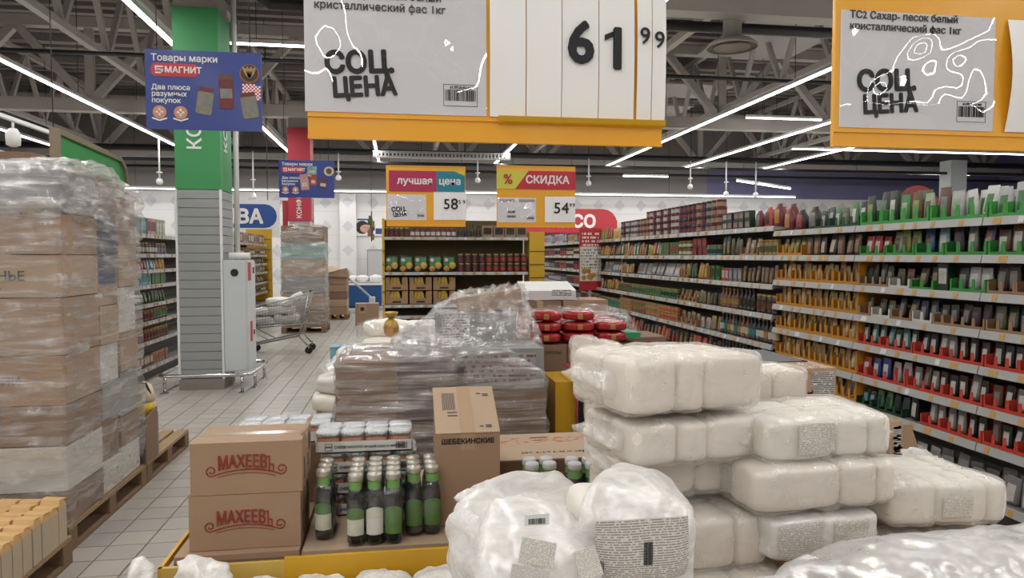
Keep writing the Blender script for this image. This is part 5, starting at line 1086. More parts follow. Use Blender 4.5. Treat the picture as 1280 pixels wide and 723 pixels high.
for k, (x, y, z, rz_, l) in enumerate([(-.25, 0, .55, 0, 'lowest bag at the front of the cart'), (.12, .02, .58, 5, 'lowest bag at the back of the cart'), (-.28, .02, .68, 8, 'second bag up at the front of the cart'), (.05, .0, .71, -8, 'second bag up in the middle of the cart'), (.0, .05, .84, 20, 'top bag in the heap on the cart'), (.22, -.02, .86, -30, 'bag leaning towards the cart handle')]):
    o = put('flour_bag', soft_mesh('flour_bag', .2, .17, .068, m_flour, 8, amp=.02, seed=k*3.1), None, (-1.98+x, 12.3+y, z), R(rz_)); tag(o, 'white ' + l, 'bag')
    if k == 5: o.rotation_euler = (0, R(-35), 0)
# ================================================================== THE ISLAND DISPLAY IN FRONT
m_sug = mat('sugar_bag_paper', '#ece3d7', .6, .04, 4, bump=.12, bscale=14); m_sug2 = mat('sugar_bag_paper_white', '#ebe6db', .6, .04, 4, bump=.12, bscale=14)
m_yp = mat('display_yellow', '#cf9f22', .4, .06, 3); m_ptext = print_mat('sugar_print', '#dfd9ce', '#a19e99', 26, 20, .55); m_ptext2 = print_mat('sugar_print_dense', '#dcd7cf', '#97948f', 34, 26, .58); m_lbl = mat('label_white', '#e6e6e4', .5, .02)
# island A: base, tray sheet and yellow board
pallet('wooden pallet under the carton island', -.84, 2.62, 1.2, .9); pallet('second wooden pallet under the carton island', .38, 2.62, 1.2, .9)
t = thing('display_plinth', 'kraft base layer carrying the cartons and sauce bottles', 'display base', (-.80, 2.66, .144))
m = MB(); m.b2((0, 0, 0), (1.9, .95, .366), m_kraft2); m.build('body', t)
m = MB(); m.b2((0, 0, .366), (.43, .95, .386), m_kraft); m.build('tray_sheet', t); m = MB(); m.b2((.44, 0, .366), (1.02, .95, .380), m_kraft3); m.build('tray_sheet', t)
ZS = .53
t = thing('front_board', 'long yellow front board along the carton island', 'board', (-.83, 2.60, .2), 0)
m = MB(); m.b2((0, -.018, 0), (.42, 0, .325), mat('display_yellow_pale', '#c4a24e', .45, .08)); m.build('pale_section', t); m = MB(); m.b2((.42, -.018, 0), (1.95, 0, .335), m_yp); m.build('board', t); m = MB(); m.b2((0, -.0185, .3), (.012, .4, .325), m_yp); m.build('side_board', t)
# the two red-lettered cartons
m_logo = mat('logo_red', '#8e3428', .65, .1)
def mlogo(parent, W, y):
    def wp(x, z):
        k = max(-1, min(1, x/.125)); base = .024*(1-k*k); zz = z+.027
        return x, base + zz/.054*(.060-base*.75) - .012
    me = text_mesh('МАХЕЕВ', .078, m_logo, bold=.020, xs=.54, warp=wp); put('lettering', me, parent, (-.014, y-.001, .085))
    m = MB()
    for a_ in ((.071, .1325, .078, .1375), (.0775, .078, .0830, .1375), (.083, .078, .0935, .0825), (.083, .103, .0935, .1075), (.0915, .081, .0965, .105)): m.b2((a_[0], y-.002, a_[1]), (a_[2], y, a_[3]), m_logo)
    m.build('hard_sign', parent)
    m = MB()
    for s in (-1, 1):
        pts = []
        for i in range(13): k = i/12; x = s*k*.122; pts.append((x, 0, .022*(1-(k)**2)+.002))
        for i in range(1, 15): a = i/14*R(430); r_ = .020*(1-i/20); pts.append((s*(.122+r_*sin(a)*1.0), 0, .002-.0+(-.0)+(.018 if False else 0)+.020-r_*cos(a)-.0))
        m.tube([(p[0], 0, p[2]) for p in pts], .0024, m_logo, 6)
        m.tube([(s*k*.1, 0, .014*(1-k*k)-.002) for k in [i/8 for i in range(9)]], .0012, m_logo, 5)
    m.build('swash', parent, (0, y, .066))
for j, (z0, z1, dx, lb) in enumerate(((.532, .733, -.020, 'lower brown carton with red ornate lettering'), (.735, .925, -.012, 'upper brown carton with red ornate lettering'))):
    c = carton((-.738+dx, 2.70, z0), (-.349+dx, 2.97, z1), m_kraft, lb, name='lettered_carton', tape=True, group=None)
    mlogo(c, .39, -.136)
    m = MB(); m.b2((.1955, -.08, .03), (.196, -.06, .11), m_ink2); m.b2((.1955, .02, .05), (.196, .04, .1), m_ink2); m.b2((.1955, .06, .1), (.196, .1, .17), m_ink2); m.build('side_print', c)
    if j: m = MB(); m.hexa([(.197, -.13, .205), (.2, -.13, .203), (.2, .12, .205), (.197, .12, .205), (.19, -.13, .209), (.215, -.135, .232), (.21, .12, .232), (.19, .12, .209)], m_kraft); m.build('open_flap', c)
# jar trays
m_lid = mat('foil_lid', '#c9cccd', .3, .1, 40, metal=.85, bump=.7, bscale=120); m_sal = mat('sauce_orange', '#b4724e', .3, .15, 14); m_trayw = mat('tray_print', '#dcdbd7', .6, .04); m_gl = film_mat('jar_wrap', .0, .16, (9, 9, 14), rough=.15, bump=.8, dist=.01, gloss=.7)
jm = MB(); jm.lathe([(.040, 0), (.046, .01), (.047, .045), (.041, .058)], m_sal, 18, sq=4); jbody = jm.mesh('jar_body')
jm = MB(); jm.lathe([(.042, .056), (.049, .06), (.049, .074), (.045, .079), (.0, .080)], m_lid, 18, sq=4, cap=False); jlid = jm.mesh('foil_lid')
def jar_tray(x0, y, z, nx, ny, label, txt=True, group=None, jl=''):
    p = .098; t = thing('jar_tray', label, 'tray', (x0, y, z), 0, group); W = nx*p; Dp = ny*p
    m = MB(); m.b2((0, 0, 0), (W, .003, .045), m_trayw); m.b2((0, Dp-.003, 0), (W, Dp, .045), m_trayw); m.b2((0, 0, 0), (.003, Dp, .045), m_trayw); m.b2((W-.003, 0, 0), (W, Dp, .045), m_trayw); m.b2((0, 0, 0), (W, Dp, .003), m_trayw); m.build('body', t)
    if txt:
        text(t, 'CHEESE NACHOS лучший соус к чипсам', .0165, (.075, -.001, .017), m_ink, bold=.012, align='LEFT', xs=.88)
        m = MB(); barcode(m, W-.068, .009, .048, .028, m_ink, -.0003); 
        for a in ((.038, .008, .040, .038), (.066, .008, .068, .038), (.038, .008, .068, .010), (.038, .036, .068, .038)): m.b2((a[0], -.001, a[1]), (a[2], 0, a[3]), m_ink)
        m.build('barcode', t); text(t, 'УРАИ', .009, (.053, -.001, .023), m_ink, bold=.05)
    m = MB(); m.b2((-.002, -.002, .03), (W+.002, Dp+.002, .084), m_gl); m.build('shrink_film', t)
    for j in range(ny):
        for i in range(nx):
            q = thing('sauce_jar', f'foil-lidded sauce jar, {["front", "back"][j]} row, {NTH[i]} along, {jl}', 'jar', (x0+(i+.5)*p, y+(j+.5)*p, z+.004), 0, 'foil-lidded jars in the ' + jl); put('body', jbody, q); put('lid', jlid, q)
xj = -.347
for k in range(4):
    jar_tray(xj+(.0 if k == 3 else .018), 2.99+(.0 if k == 3 else .012), ZS+k*.088, 4, 2, ['bottom', 'second', 'third', 'top'][k] + ' white-edged jar tray of the stack behind the sauce bottles', jl=['bottom', 'second', 'third', 'top'][k]+' jar tray behind the bottles')
jar_tray(-.70, 3.20, ZS+.26, 4, 2, 'white-edged jar tray behind the lettered cartons', jl='tray behind the lettered cartons', txt=False)
carton((-.72, 3.18, ZS), (-.30, 3.42, ZS+.255), m_kraft2, 'brown carton under the jar tray behind the lettered cartons')
# sauce bottles
m_bot = mat('bottle_dark', '#1d2123', .12, .15, 10, coat=.6); m_gb = mat('bottle_neck_green', '#6f9a55', .4, .15, 30); m_cap = mat('cap_silver', '#b9b3a6', .3, .1, metal=.5); m_lg = mat('label_green', '#4a7433', .4, .25, 40); m_lp = mat('label_pale', '#c8cbb8', .45, .3, 30); m_shr = film_mat('bottle_shrink', .0, .14, (8, 8, 12), rough=.12, bump=.8, dist=.01, gloss=.75)
bm_ = MB(); bm_.lathe([(.030, 0), (.0335, .008), (.0335, .145), (.031, .17), (.026, .195), (.0235, .205)], m_bot, 18); bbody = bm_.mesh('glass_body')
bm_ = MB(); bm_.lathe([(.0245, .202), (.0240, .236)], m_gb, 16, cap=False); bneck = bm_.mesh('neck_label')
bm_ = MB(); bm_.lathe([(.026, .234), (.0275, .238), (.0275, .254), (.025, .260), (.0, .261)], m_cap, 16); bcap = bm_.mesh('cap')
def blab(c1, c2):
    m = MB(); n = 8; vs = []
    for z in (.035, .095, .125):
        for i in range(n+1): a = R(-155+130*i/n); vs.append((.0341*cos(a), .0341*sin(a), z + (.015*math.sin(pi*i/n) if z > .1 else 0)))
    m.add(vs, [(j*(n+1)+i, j*(n+1)+i+1, (j+1)*(n+1)+i+1, (j+1)*(n+1)+i) for j in range(1) for i in range(n)], c1, True); o = len(m.v)-len(vs); k = m.mi(c2)
    for i in range(n): m.f.append((o+(n+1)+i, o+(n+1)+i+1, o+2*(n+1)+i+1, o+2*(n+1)+i)); m.m.append(k); m.sm.append(True)
    return m.mesh('paper_label')
bl1, bl2, bl3 = blab(m_lp, m_lg), blab(m_lg, m_lg), blab(print_mat('bottle_print', '#d4d2cc', '#4b4b4b', 8, 10, .5), m_lp)
def bottles(x0, y0, nx, ny, label, g, rz=0, labs=None, tilt=0, front_lab=True, caps=None):
    pk = thing('bottle_shrink_wrap', label, 'shrink wrap', (x0, y0, ZS), R(rz)); p = .069
    W, Dp = nx*p, ny*p
    me = soft_mesh('shrink_film', W/2+.004, Dp/2+.004, .105, m_shr, 14, e=9, seams=[-W/2+p*(i+1) for i in range(nx-1)], gd=.010, gw=.012, amp=.004, seed=x0*9)
    put('film', me, pk, (W/2, Dp/2, .108))
    rot = Matrix.Rotation(R(rz), 3, 'Z')
    for j in range(ny):
        for i in range(nx):
            v = rot @ Vector(((i+.5)*p, (j+.5)*p, 0)); ll_ = labs or [bl1, bl3, bl2]; lab = ll_[i % len(ll_)]
            nm_ = {id(bl1): 'pale green illustrated label', id(bl2): 'plain green back label', id(bl3): 'white text label'}[id(lab)]
            q = thing('sauce_bottle', f'dark sauce bottle, {NTH[j]} row, {NTH[i]} along, of the {g}', 'bottle', (x0+v.x, y0+v.y, ZS+.002), R(rz+(i*7 % 11-5)), f'sauce bottles, {"front" if j == 0 else "back"} of the {g}')
            put('glass_body', bbody, q); put('neck_label', bneck, q); put('cap', bcap if caps is None else caps, q)
            put('paper_label', lab, q)
XB = at(432, 640, 2.66).x
bottles(XB, 2.665, 3, 4, 'clear shrink wrap round the front pack of sauce bottles', 'foremost bottle pack')
bottles(at(396, 640, 2.76).x-.01, 2.74, 1, 3, 'clear shrink wrap round the bottles beside the lettered cartons', 'pack beside the lettered cartons', labs=[bl1])
bottles(XB+3*.069+.010, 2.73, 2, 3, 'clear shrink wrap round the bottles next to the tall carton', 'pack next to the tall carton', rz=1, labs=[bl2])
bcap2 = None
bm_ = MB(); bm_.lathe([(.026, .234), (.0275, .238), (.0275, .254), (.025, .260), (.0, .261)], m_lgrey, 16); bcw = bm_.mesh('cap')
bottles(at(655, 590, 2.72).x, 2.70, 2, 2, 'clear shrink wrap round grey-capped bottles before the orange-print carton', 'grey-capped pack behind the torn bag', caps=bcw)
bottles(at(706, 590, 2.72).x, 2.68, 3, 2, 'clear shrink wrap round grey-capped bottles beside the sugar', 'grey-capped pack beside the sugar', rz=-4, caps=bcw)
# tall carton with sloping top
xa_ = at(545, 640, 2.82).x; xb_ = at(625, 640, 2.82).x; W = xb_-xa_
t = thing('tall_carton', 'tall brown carton with black lettering and a raised sloping top', 'carton', ((xa_+xb_)/2, 2.82, ZS)); zf = at(585, 541, 2.82).z-ZS; zk = at(585, 484, 3.08).z-ZS
m = MB(); m.hexa([(-W/2, 0, 0), (W/2, 0, 0), (W/2, .26, 0), (-W/2, .26, 0), (-W/2, 0, zf-.003), (W/2, 0, zf-.003), (W/2-.004, .26, zk-.003), (-W/2+.004, .26, zk-.003)], m_kraft); m.build('body', t)
sl = Matrix.Translation((0, 0, zf)) @ Matrix.Rotation(math.atan2(zk-zf, .26), 4, 'X'); sL = math.hypot(.26, zk-zf)
for s in (-1, 1):
    m = MB(); m.b2((min(0.001*s, s*W/2), -.003, -.002), (max(.001*s, s*W/2), sL, .0015), m_kraft3, sl); m.build('top_flap', t)
m = MB(); m.b2((-.028, -.004, .0015), (.028, sL+.001, .0024), m_tape, sl); m.b2((-.028, -.001, zf-.07), (.028, 0, zf), m_tape); m.build('packing_tape', t)
m = MB()
for i in range(9): m.b2((-W*.36+i*.006, .14, .0025), (-W*.36+i*.006+.0025, .25, .003), m_ink2, sl)
for (x, y, w_) in ((-.075, .10, .05), (-.075, .12, .05), (.055, .24, .02), (.08, .235, .03), (.08, .225, .03), (.05, .03, .02), (.075, .035, .03), (.075, .025, .03)): m.b2((x, y, .0025), (x+w_*.8, y+.006, .003), m_ink2, sl)
m.build('flap_print', t)
text(t, 'ШЕБЕКИНСКИЕ', .0275, (0, -.0015, zf-.035), m_ink, bold=.035)
# wide carton with orange print on its top
x0 = at(622, 570, 3.0).x; y0_, y1_ = 3.02, 3.46; zt = at(690, 574, 3.02).z
c = carton((x0, y0_, ZS), (x0+.62, y1_, zt), mat('carton_shadow', '#6b5038', .75, .1), 'wide carton with shadow-tinted sides and a pale top printed in orange', tape=False, flaps=False, name='wide_carton')  # shadow on the carton's front is put into this darker body colour
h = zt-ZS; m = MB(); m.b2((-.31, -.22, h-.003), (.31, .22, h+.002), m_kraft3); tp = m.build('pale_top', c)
m_op = mat('print_orange', '#b8593a', .6, .3, 20)
rr = random.Random(2); m = MB()
for i in range(60):
    x = -.3+rr.random()*.50; y = .04+rr.random()*.10; m.b2((x, y, h+.002), (x+.008+rr.random()*.03, y+.004+rr.random()*.01, h+.0026), m_op)
m.b2((-.10, .13, h+.002), (-.02, .15, h+.0028), m_ink2); m.build('orange_print', tp)
me = text_mesh('АРТ. 510-Т 3, 50 кг нетто', .028, m_ink2, bold=.0); put('lettering', me, tp, (-.03, -.12, h+.003), rot=(R(-90), 0, 0))
me = text_mesh('518.50', .030, m_ink, bold=.03); put('lettering', me, tp, (.13, -.13, h+.003), rot=(R(-90), 0, 0))
g_ = at(742, 569, 3.01); m = MB(); m.b2((g_.x-.015, 3.012, g_.z-.02), (g_.x+.015, 3.016, g_.z+.02), mat('tag_green', '#1fae2c', .4, .1, 40)); tag(m.build('green_tag'), 'small bright green tag on the wide carton', 'tag')

# ---- wrapped load in the middle
pallet('wooden pallet under the wrapped middle load', -.36, 3.88, 1.2, .8, z=0); 
t = thing('wooden_plinth', 'stacked wooden base under the wrapped middle load', 'base', (-.36, 3.90, .144)); m = MB(); m.b2((0, 0, 0), (1.18, .78, .21), m_wood2); m.build('body', t); m = MB(); m.b2((-.07, -.0, .03), (-.001, .3, .52), m_wood); m.build('corner_post', t); m = MB(); m.b2((-.09, -.02, .46), (-.0, .32, .56), mat('post_block_grey', '#77716a', .8, .15)); m.build('corner_block', t)
def fl3(lo, hi, m_, l, **k): return carton(lo, hi, m_, l, **k)
zt_ = 1.05
fl3((-.345, 3.92, .356), (-.02, 4.3, zt_-.02), m_kraft2, 'brown carton at the left end of the wrapped middle load', flaps=False)
fl3((-.015, 3.92, .356), (.36, 4.3, .70), mat('carton_dim', '#6e5d52', .8, .2, 4), 'dim lower carton in the middle of the wrapped load', flaps=False)
fl3((-.015, 3.92, .703), (.36, 4.3, zt_), mat('carton_mauve', '#6b5a5d', .8, .25, 5), 'mauve-brown carton in the middle of the wrapped load', flaps=False)
fl3((.365, 3.92, .356), (.80, 4.3, .60), m_cg, 'grey lower carton at the right of the wrapped middle load', flaps=False)
fl3((.365, 3.92, .603), (.80, 4.3, .86), m_kraft2, 'brown carton at the right of the wrapped middle load', flaps=False)
c = fl3((.30, 3.92, .863), (.79, 4.3, 1.09), mat('carton_print_grey', '#8a8b88', .7, .3, 12), 'grey printed carton at the right of the wrapped middle load', flaps=False)
uv_quad('printed_text', .4, .16, print_mat('carton_print', '#9a9a97', '#7a4b4b', 10, 6, .5), c, (0, -.192, .12))
fl3((-.30, 4.32, .356), (.82, 4.64, 1.02), m_kraft2, 'long brown carton at the back of the wrapped middle load', flaps=True)
c = fl3((.22, 4.34, 1.025), (.70, 4.62, 1.26), m_cg, 'grey-brown carton high in the wrapped middle load', flaps=False); uv_quad('printed_text', .17, .2, print_mat('newsprint', '#b5b4b2', '#7a5a58', 12, 12, .5), c, (-.13, -.142, .13))
t = carton((.36, 4.36, 1.265), (.76, 4.6, 1.37), m_kraft, 'tilted brown carton at the very top of the wrapped middle load'); t.rotation_euler = (0, R(-9), R(-6))
ml = drape('stretch_film', [(-.36, 3.90, .34), (.82, 3.90, .34), (.84, 4.66, .34), (-.36, 4.66, .34), (-.355, 3.90, 1.05), (-.02, 3.9, 1.065), (.6, 3.9, 1.10), (.81, 3.9, .95), (.83, 4.66, .95), (-.34, 4.66, 1.05)], f_mid, edge=.045, amp=.012, seed=2, fr=7, ridge=.7, st=(.6, .6, 2.5))
tag(put('stretch_film', ml), 'clear stretch film round the lower part of the wrapped middle load', 'film')
mu = drape('loose_film', [(-.06, 3.95, 1.04), (.78, 3.93, 1.05), (.82, 4.62, 1.0), (-.05, 4.6, 1.06), (.14, 4.2, 1.16), (.24, 4.36, 1.28), (.36, 4.4, 1.38), (.72, 4.36, 1.43), (.77, 4.6, 1.42), (.36, 4.62, 1.36), (.8, 4.1, 1.12)], f_mid if False else film_mat('stretch_film_top', .10, .6, (3, 3, 16), rough=.2, bump=1, dist=.012, gloss=.5, thr=(.45, .7), tint='#d8d5d2', rot=(R(20), R(35), R(10))), edge=.04, amp=.03, seed=6, fr=6, ridge=.8)
tag(put('loose_film', mu), 'loose shiny film tented over the top of the wrapped middle load', 'film')

# ---- flour bags behind, golden pouch
pallet('wooden pallet under the distant flour bags', -.62, 5.1, 1.2, .8); pallet('far wooden pallet under the distant flour bags', -.62, 5.95, 1.2, .8)
t = thing('display_plinth', 'pale base under the distant flour bags', 'display base', (-.60, 5.12, .144)); m = MB(); m.b2((0, 0, 0), (1.16, 1.6, .34), m_kraft3); m.build('body', t)
rr = random.Random(12)
fb = [(-.42, 5.25, .56, 'lowest flour bag at the aisle corner of the distant heap'), (-.05, 5.25, .57, 'flour bag behind the wrapped load, lowest layer'), (-.43, 5.6, .57, 'second flour bag along the aisle side of the heap'), (-.44, 5.95, .57, 'third flour bag along the aisle side of the heap'), (-.44, 6.35, .58, 'furthest flour bag along the aisle side of the heap'),
      (-.40, 5.28, .69, 'flour bag on the aisle corner, second layer'), (-.02, 5.3, .71, 'flour bag in front centre, second layer'), (-.38, 5.7, .70, 'flour bag mid aisle side, second layer'), (-.36, 6.1, .71, 'flour bag far aisle side, second layer'), (.0, 5.8, .72, 'flour bag mid centre, second layer'), (.0, 6.3, .72, 'flour bag far centre, second layer'),
      (-.28, 5.6, .83, 'flour bag with the golden pouch on it'), (-.12, 6.1, .85, 'shiny flour bag on the upper layer'), (.1, 5.5, .86, 'flour bag on the upper layer nearest the wrapped load'), (.2, 6.2, .98, 'topmost shiny flour bag of the heap'), (-.1, 6.3, .98, 'topmost flour bag next to the yellow post')]
for k, (x, y, z, l) in enumerate(fb):
    o = put('flour_bag', soft_mesh('flour_bag', .2, .16, .068, m_flour if k % 3 else m_sug, 9, amp=.018, seed=k*2.3, e=4), None, (x, y, z), R(rr.uniform(-12, 12))); tag(o, 'white ' + l, 'bag', 'flour bags in the distant heap')
for k in range(3): tag(put('film_sheet', soft_mesh('film_sheet', .26, .22, .085, f_loose, 12, amp=.03, seed=k*5.5, e=4), None, ((-.1, .18, -.34)[k], (6.2, 5.6, 5.4)[k], (.96, .9, .74)[k])), ['clear film over the topmost flour bags', 'clear film over the flour bags behind the wrapped load', 'clear film over the flour bags at the aisle corner'][k], 'film')
ap = at(489, 421, 5.5)
t = thing('golden_pouch', 'golden pouch with knotted neck standing on the flour bags', 'pouch', (ap.x, 5.5, ap.z)); m_gd = mat('gold_foil', '#b08f45', .3, .25, 18, metal=.4, bump=.4, bscale=40)
m = MB(); m.lathe([(.03, 0), (.052, .02), (.058, .07), (.045, .115), (.018, .14)], m_gd, 14); m.build('body', t); m = MB(); m.lathe([(.018, .14), (.048, .165), (.055, .185), (.03, .19)], m_gd, 9); m.build('gathered_top', t); m = MB(); m.b2((-.035, -.06, .02), (.015, -.052, .065), m_or); m.build('orange_label', t)
a = atz(440, 407, 0); m = MB(); 
for i in range(5): m.b2((-.75+i*.1, 7.9, .02), (-.66+i*.1, 8.2, .62), cm('light blue'))
tag(m.build('pale_blue_packs'), 'pale blue flat pack seen beyond the flour bags', 'pack')

# ---- island behind right: brown cartons, red pasta packs, film, white box
pallet('wooden pallet under the red pasta packs', .84, 4.7, 1.2, .8); pallet('wooden pallet under the white box island', .84, 5.6, 1.2, .8)
ya = 4.72
xA = at(662, 455, ya).x
for k in range(3):
    c = carton((xA+k*.26, ya, .144), (xA+.255+k*.26, ya+.36, at(690, 431, ya).z), m_kraft2, ['brown carton below the red packs, against the wrapped load', 'brown carton below the red packs, middle of three', 'brown carton below the red packs, next to the sugar'][k], flaps=False)
    text(c, 'МАКАРОНЫ', .03, (0, -.181, c.children[0].dimensions.z*.94), m_ink2, bold=.02)
m = MB(); q = at(672, 530, 4.1); m.b2((.90, 4.12, 0), (1.35, 4.5, at(690, 478, 4.12).z), m_yp); tag(m.build('yellow_stand'), 'yellow stand between the wrapped load and the sugar stack', 'stand')
m = MB(); m.tube([(1.02, 4.08, .1), (1.02, 4.08, at(700, 466, 4.08).z), (1.02, 4.4, at(700, 466, 4.08).z)], .012, mat('cart_red', '#a3262c', .4, .05), 6); m.b2((1.03, 4.085, .1), (1.22, 4.1, at(700, 470, 4.08).z), m_black); tag(m.build('red_rail'), 'thin red rail with a black panel beside the yellow stand', 'rail')
m_rp = mat('red_pack', '#a01f24', .25, .4, 14, coat=.5); m_rp2 = cm('orange')
rme = soft_mesh('red_pack', .11, .085, .035, m_rp, 8, amp=.006, e=4); rpt = soft_patch('gold_label', .11, .085, .035, mat('pack_gold_print', '#a97a45', .4, .4, 30), 'front', -.16, .16, -.6, .6, n=3, amp=.006, e=4)
zr = at(690, 431, ya).z
ord2 = ['nearest', 'second', 'third', 'furthest']
for r_ in range(4):
    for c_ in range(3):
        for l_ in range(3 if (c_ < 2 and r_ == 0) else 2):
            o = put('pasta_pack', rme, None, (xA+.12+c_*.232, ya+.10+r_*.185, zr+.042+l_*.073), R(rr.uniform(-2, 2))); tag(o, f'red pasta pack, {["lower", "middle", "top"][l_]} layer, {ord2[r_]} row, {["against the wrapped load", "second along", "beside the green lid", "furthest"][c_]}', 'pack', 'red pasta packs'); put('gold_label', rpt, o)
carton((xA, ya+.38, .144), (xA+1.1, ya+.80, zr-.005), m_kraft2, 'hidden brown carton under the rear red packs', flaps=True)
fr_ = drape('clear_film', [(xA-.02, ya+.3, zr), (xA+.9, ya+.3, zr), (xA+.9, ya+.9, zr), (xA-.02, ya+.9, zr), (xA, ya+.4, zr+.17), (xA+.5, ya+.4, zr+.15), (xA+.85, ya+.4, zr+.14), (xA+.2, ya+.8, zr+.2), (xA+.8, ya+.8, zr+.2)], f_loose, edge=.05, amp=.03, seed=14, fr=8)
tag(put('clear_film', fr_), 'crumpled clear film over the rear red pasta packs', 'film')
a = at(745, 414, 4.9); b_ = at(792, 414, 4.9); m = MB(); m.b2((a.x, 4.75, a.z-.035), (b_.x, 5.15, a.z), mat('green_lid', '#2f8a5a', .4, .05)); tag(m.build('green_tray'), 'flat green lid beside the red packs above the sugar stack', 'tray')
yb = 5.65; a = at(652, 395, yb); b_ = at(762, 395, yb); zc0 = a.z-.3; 
carton((a.x, yb, .144), (b_.x+.05, yb+.7, a.z-.003), m_kraft2, 'large brown base carton under the white box')
zc1 = at(690, 377, yb).z
carton((a.x-.02, yb+.02, a.z), (a.x+.33, yb+.45, zc1), m_kraft2, 'brown carton directly under the white box'); carton((a.x+.35, yb+.05, a.z), (b_.x, yb+.45, zc1+.005), m_kraft, 'brown carton beside the one under the white box')
wa = at(655, 379, yb+.05); wb_ = at(721, 376, yb+.05); wt = at(680, 361, yb+.05).z
c = carton((wa.x, yb+.05, zc1+.04), (wb_.x, yb+.45, wt+.015), mat('box_white', '#dcdcda', .5, .03), 'long white closed box topping the island behind', name='white_box', tape=False); c.rotation_euler = (R(9), 0, R(-3)); uv_quad('printed_text', .16, .05, print_mat('box_print', '#d8d8d6', '#4a4d55', 10, 4, .55), c, (.1, -.2008, .06))

# ================================================================== SUGAR
def sugar_pack(label, px0, px1, pyb, Y, W, H, seams=(.5,), rz=0.0, tilt=(0, 0), prt=None, tails=False, film=None, paper=None, seed=0.0, L=None, name='sugar_pack', nz=26, behind=None):
    q0 = at(px0, pyb, Y); q1 = at(px1, pyb, Y); L = L or (q1.x-q0.x); c = ((q0.x+q1.x)/2, Y+W/2, at((px0+px1)/2, pyb, Y).z+H/2)
    if behind:
        L = L or behind[1]; a_ = behind[0].rotation_euler.z; v = Matrix.Rotation(a_, 3, 'Z') @ Vector((behind[2], behind[3], 0)); c = (behind[0].location.x+v.x, behind[0].location.y+v.y, behind[0].location.z+(behind[4] if len(behind) > 4 else 0))
    t = thing(name, label, 'sugar pack', c, rot=(R(tilt[0]), R(tilt[1]), R(rz)))
    xs = [0]+list(seams)+[1]; pm = paper or m_sug
    for i in range(len(xs)-1):
        a = (xs[i]-.5)*L; b_ = (xs[i+1]-.5)*L
        for s in (-1, 1):
            me = soft_mesh('paper_bag', (b_-a)/2+.0, W/4-.002, H/2-.006, pm, 12, e=6.5, amp=.003, seed=seed+i*3.7+s, fr=9); put('paper_bag', me, t, ((a+b_)/2, s*W/4, 0))
    kw = dict(e=8, seams=[(x-.5)*L for x in seams], seamsy=[0], gd=.006, gw=.010, amp=.007, fr=8, seed=seed, ridge=.0025)
    put('shrink_film', soft_mesh('shrink_film', L/2+.006, W/2+.006, H/2+.004, film or f_sugar, nz, **kw), t)
    if tails:
        for s in (-1, 1):
            me = drape('film_tail', [(0, -W*.3, -H*.3), (0, W*.3, -H*.3), (0, W*.3, H*.3), (0, -W*.3, H*.3), (s*.07, -W*.42, -.01), (s*.075, W*.4, .01), (s*.05, 0, .03)], film or f_sugar, edge=.03, amp=.008, seed=seed+s)
            put('film_tail', me, t, (s*(L/2-.012), 0, 0))
    if prt:
        for (f_, u0, u1, v0, v1, mm_) in prt: put('printed_label', soft_patch('printed_label', L/2+.004, W/2+.004, H/2+.002, mm_, f_, u0, u1, v0, v1, off=.0035, n=12, **kw), t)
    return t
# plinth under the sugar (pallet load)
pallet('wooden pallet under the sugar stack', .40, 1.50, 1.2, .8); pallet('second wooden pallet under the sugar stack', .55, 1.72, 1.2, .8, z=.145) if False else None
t = thing('display_plinth', 'plain base block under the sugar stack', 'display base', (.34, 1.42, .145)); m = MB(); m.b2((0, 0, 0), (1.5, 1.0, .55), m_kraft3); m.build('body', t)
S = sugar_pack
# left-front tower, rows from the top
tA = S('topmost big sugar pack, front of the tallest stack', 764, 950, 519, 1.80, .30, .160, seams=(.34, .54), rz=17, tilt=(0, 1.5), tails=True, seed=1, L=.46)
S('topmost sugar pack, behind the front one, reaching further left', 0, 10, 492, 2.1, .27, .166, seams=(.33, .66), rz=17, tilt=(0, 1.5), seed=2, behind=(tA, .45, -.06, .285))
tB = S('second-layer sugar pack, front of the tallest stack', 774, 962, 582, 1.81, .29, .122, seams=(.30, .52), rz=14, tilt=(0, 1), tails=True, seed=3, L=.45)
S('second-layer sugar pack, back of the tallest stack', 0, 10, 538, 2.11, .27, .125, seams=(.3, .62), rz=14, seed=4, behind=(tB, .46, -.06, .28))
tC = S('third-layer sugar pack with two bags showing, front of the tallest stack', 800, 932, 620, 1.90, .2, .135, seams=(.5,), rz=6, seed=5)
S('third-layer sugar pack, back left of the tallest stack', 0, 10, 572, 2.13, .27, .125, seams=(.3, .62), rz=14, film=f_bag, seed=6, behind=(tB, .46, -.06, .28, -.13))
S('fourth-layer sugar pack right of the glossy printed bag', 855, 958, 716, 1.80, .30, .155, seams=(.6,), rz=5, seed=7)
S('fourth-layer sugar pack at the back of the tallest stack', 0, 10, 620, 2.13, .27, .125, seams=(.33, .66), rz=14, seed=8, behind=(tB, .46, -.04, .28, -.26))
S('bottom-layer sugar pack hardly showing below the fourth layer', 850, 985, 755, 1.76, .3, .07, seams=(.5,), seed=9)
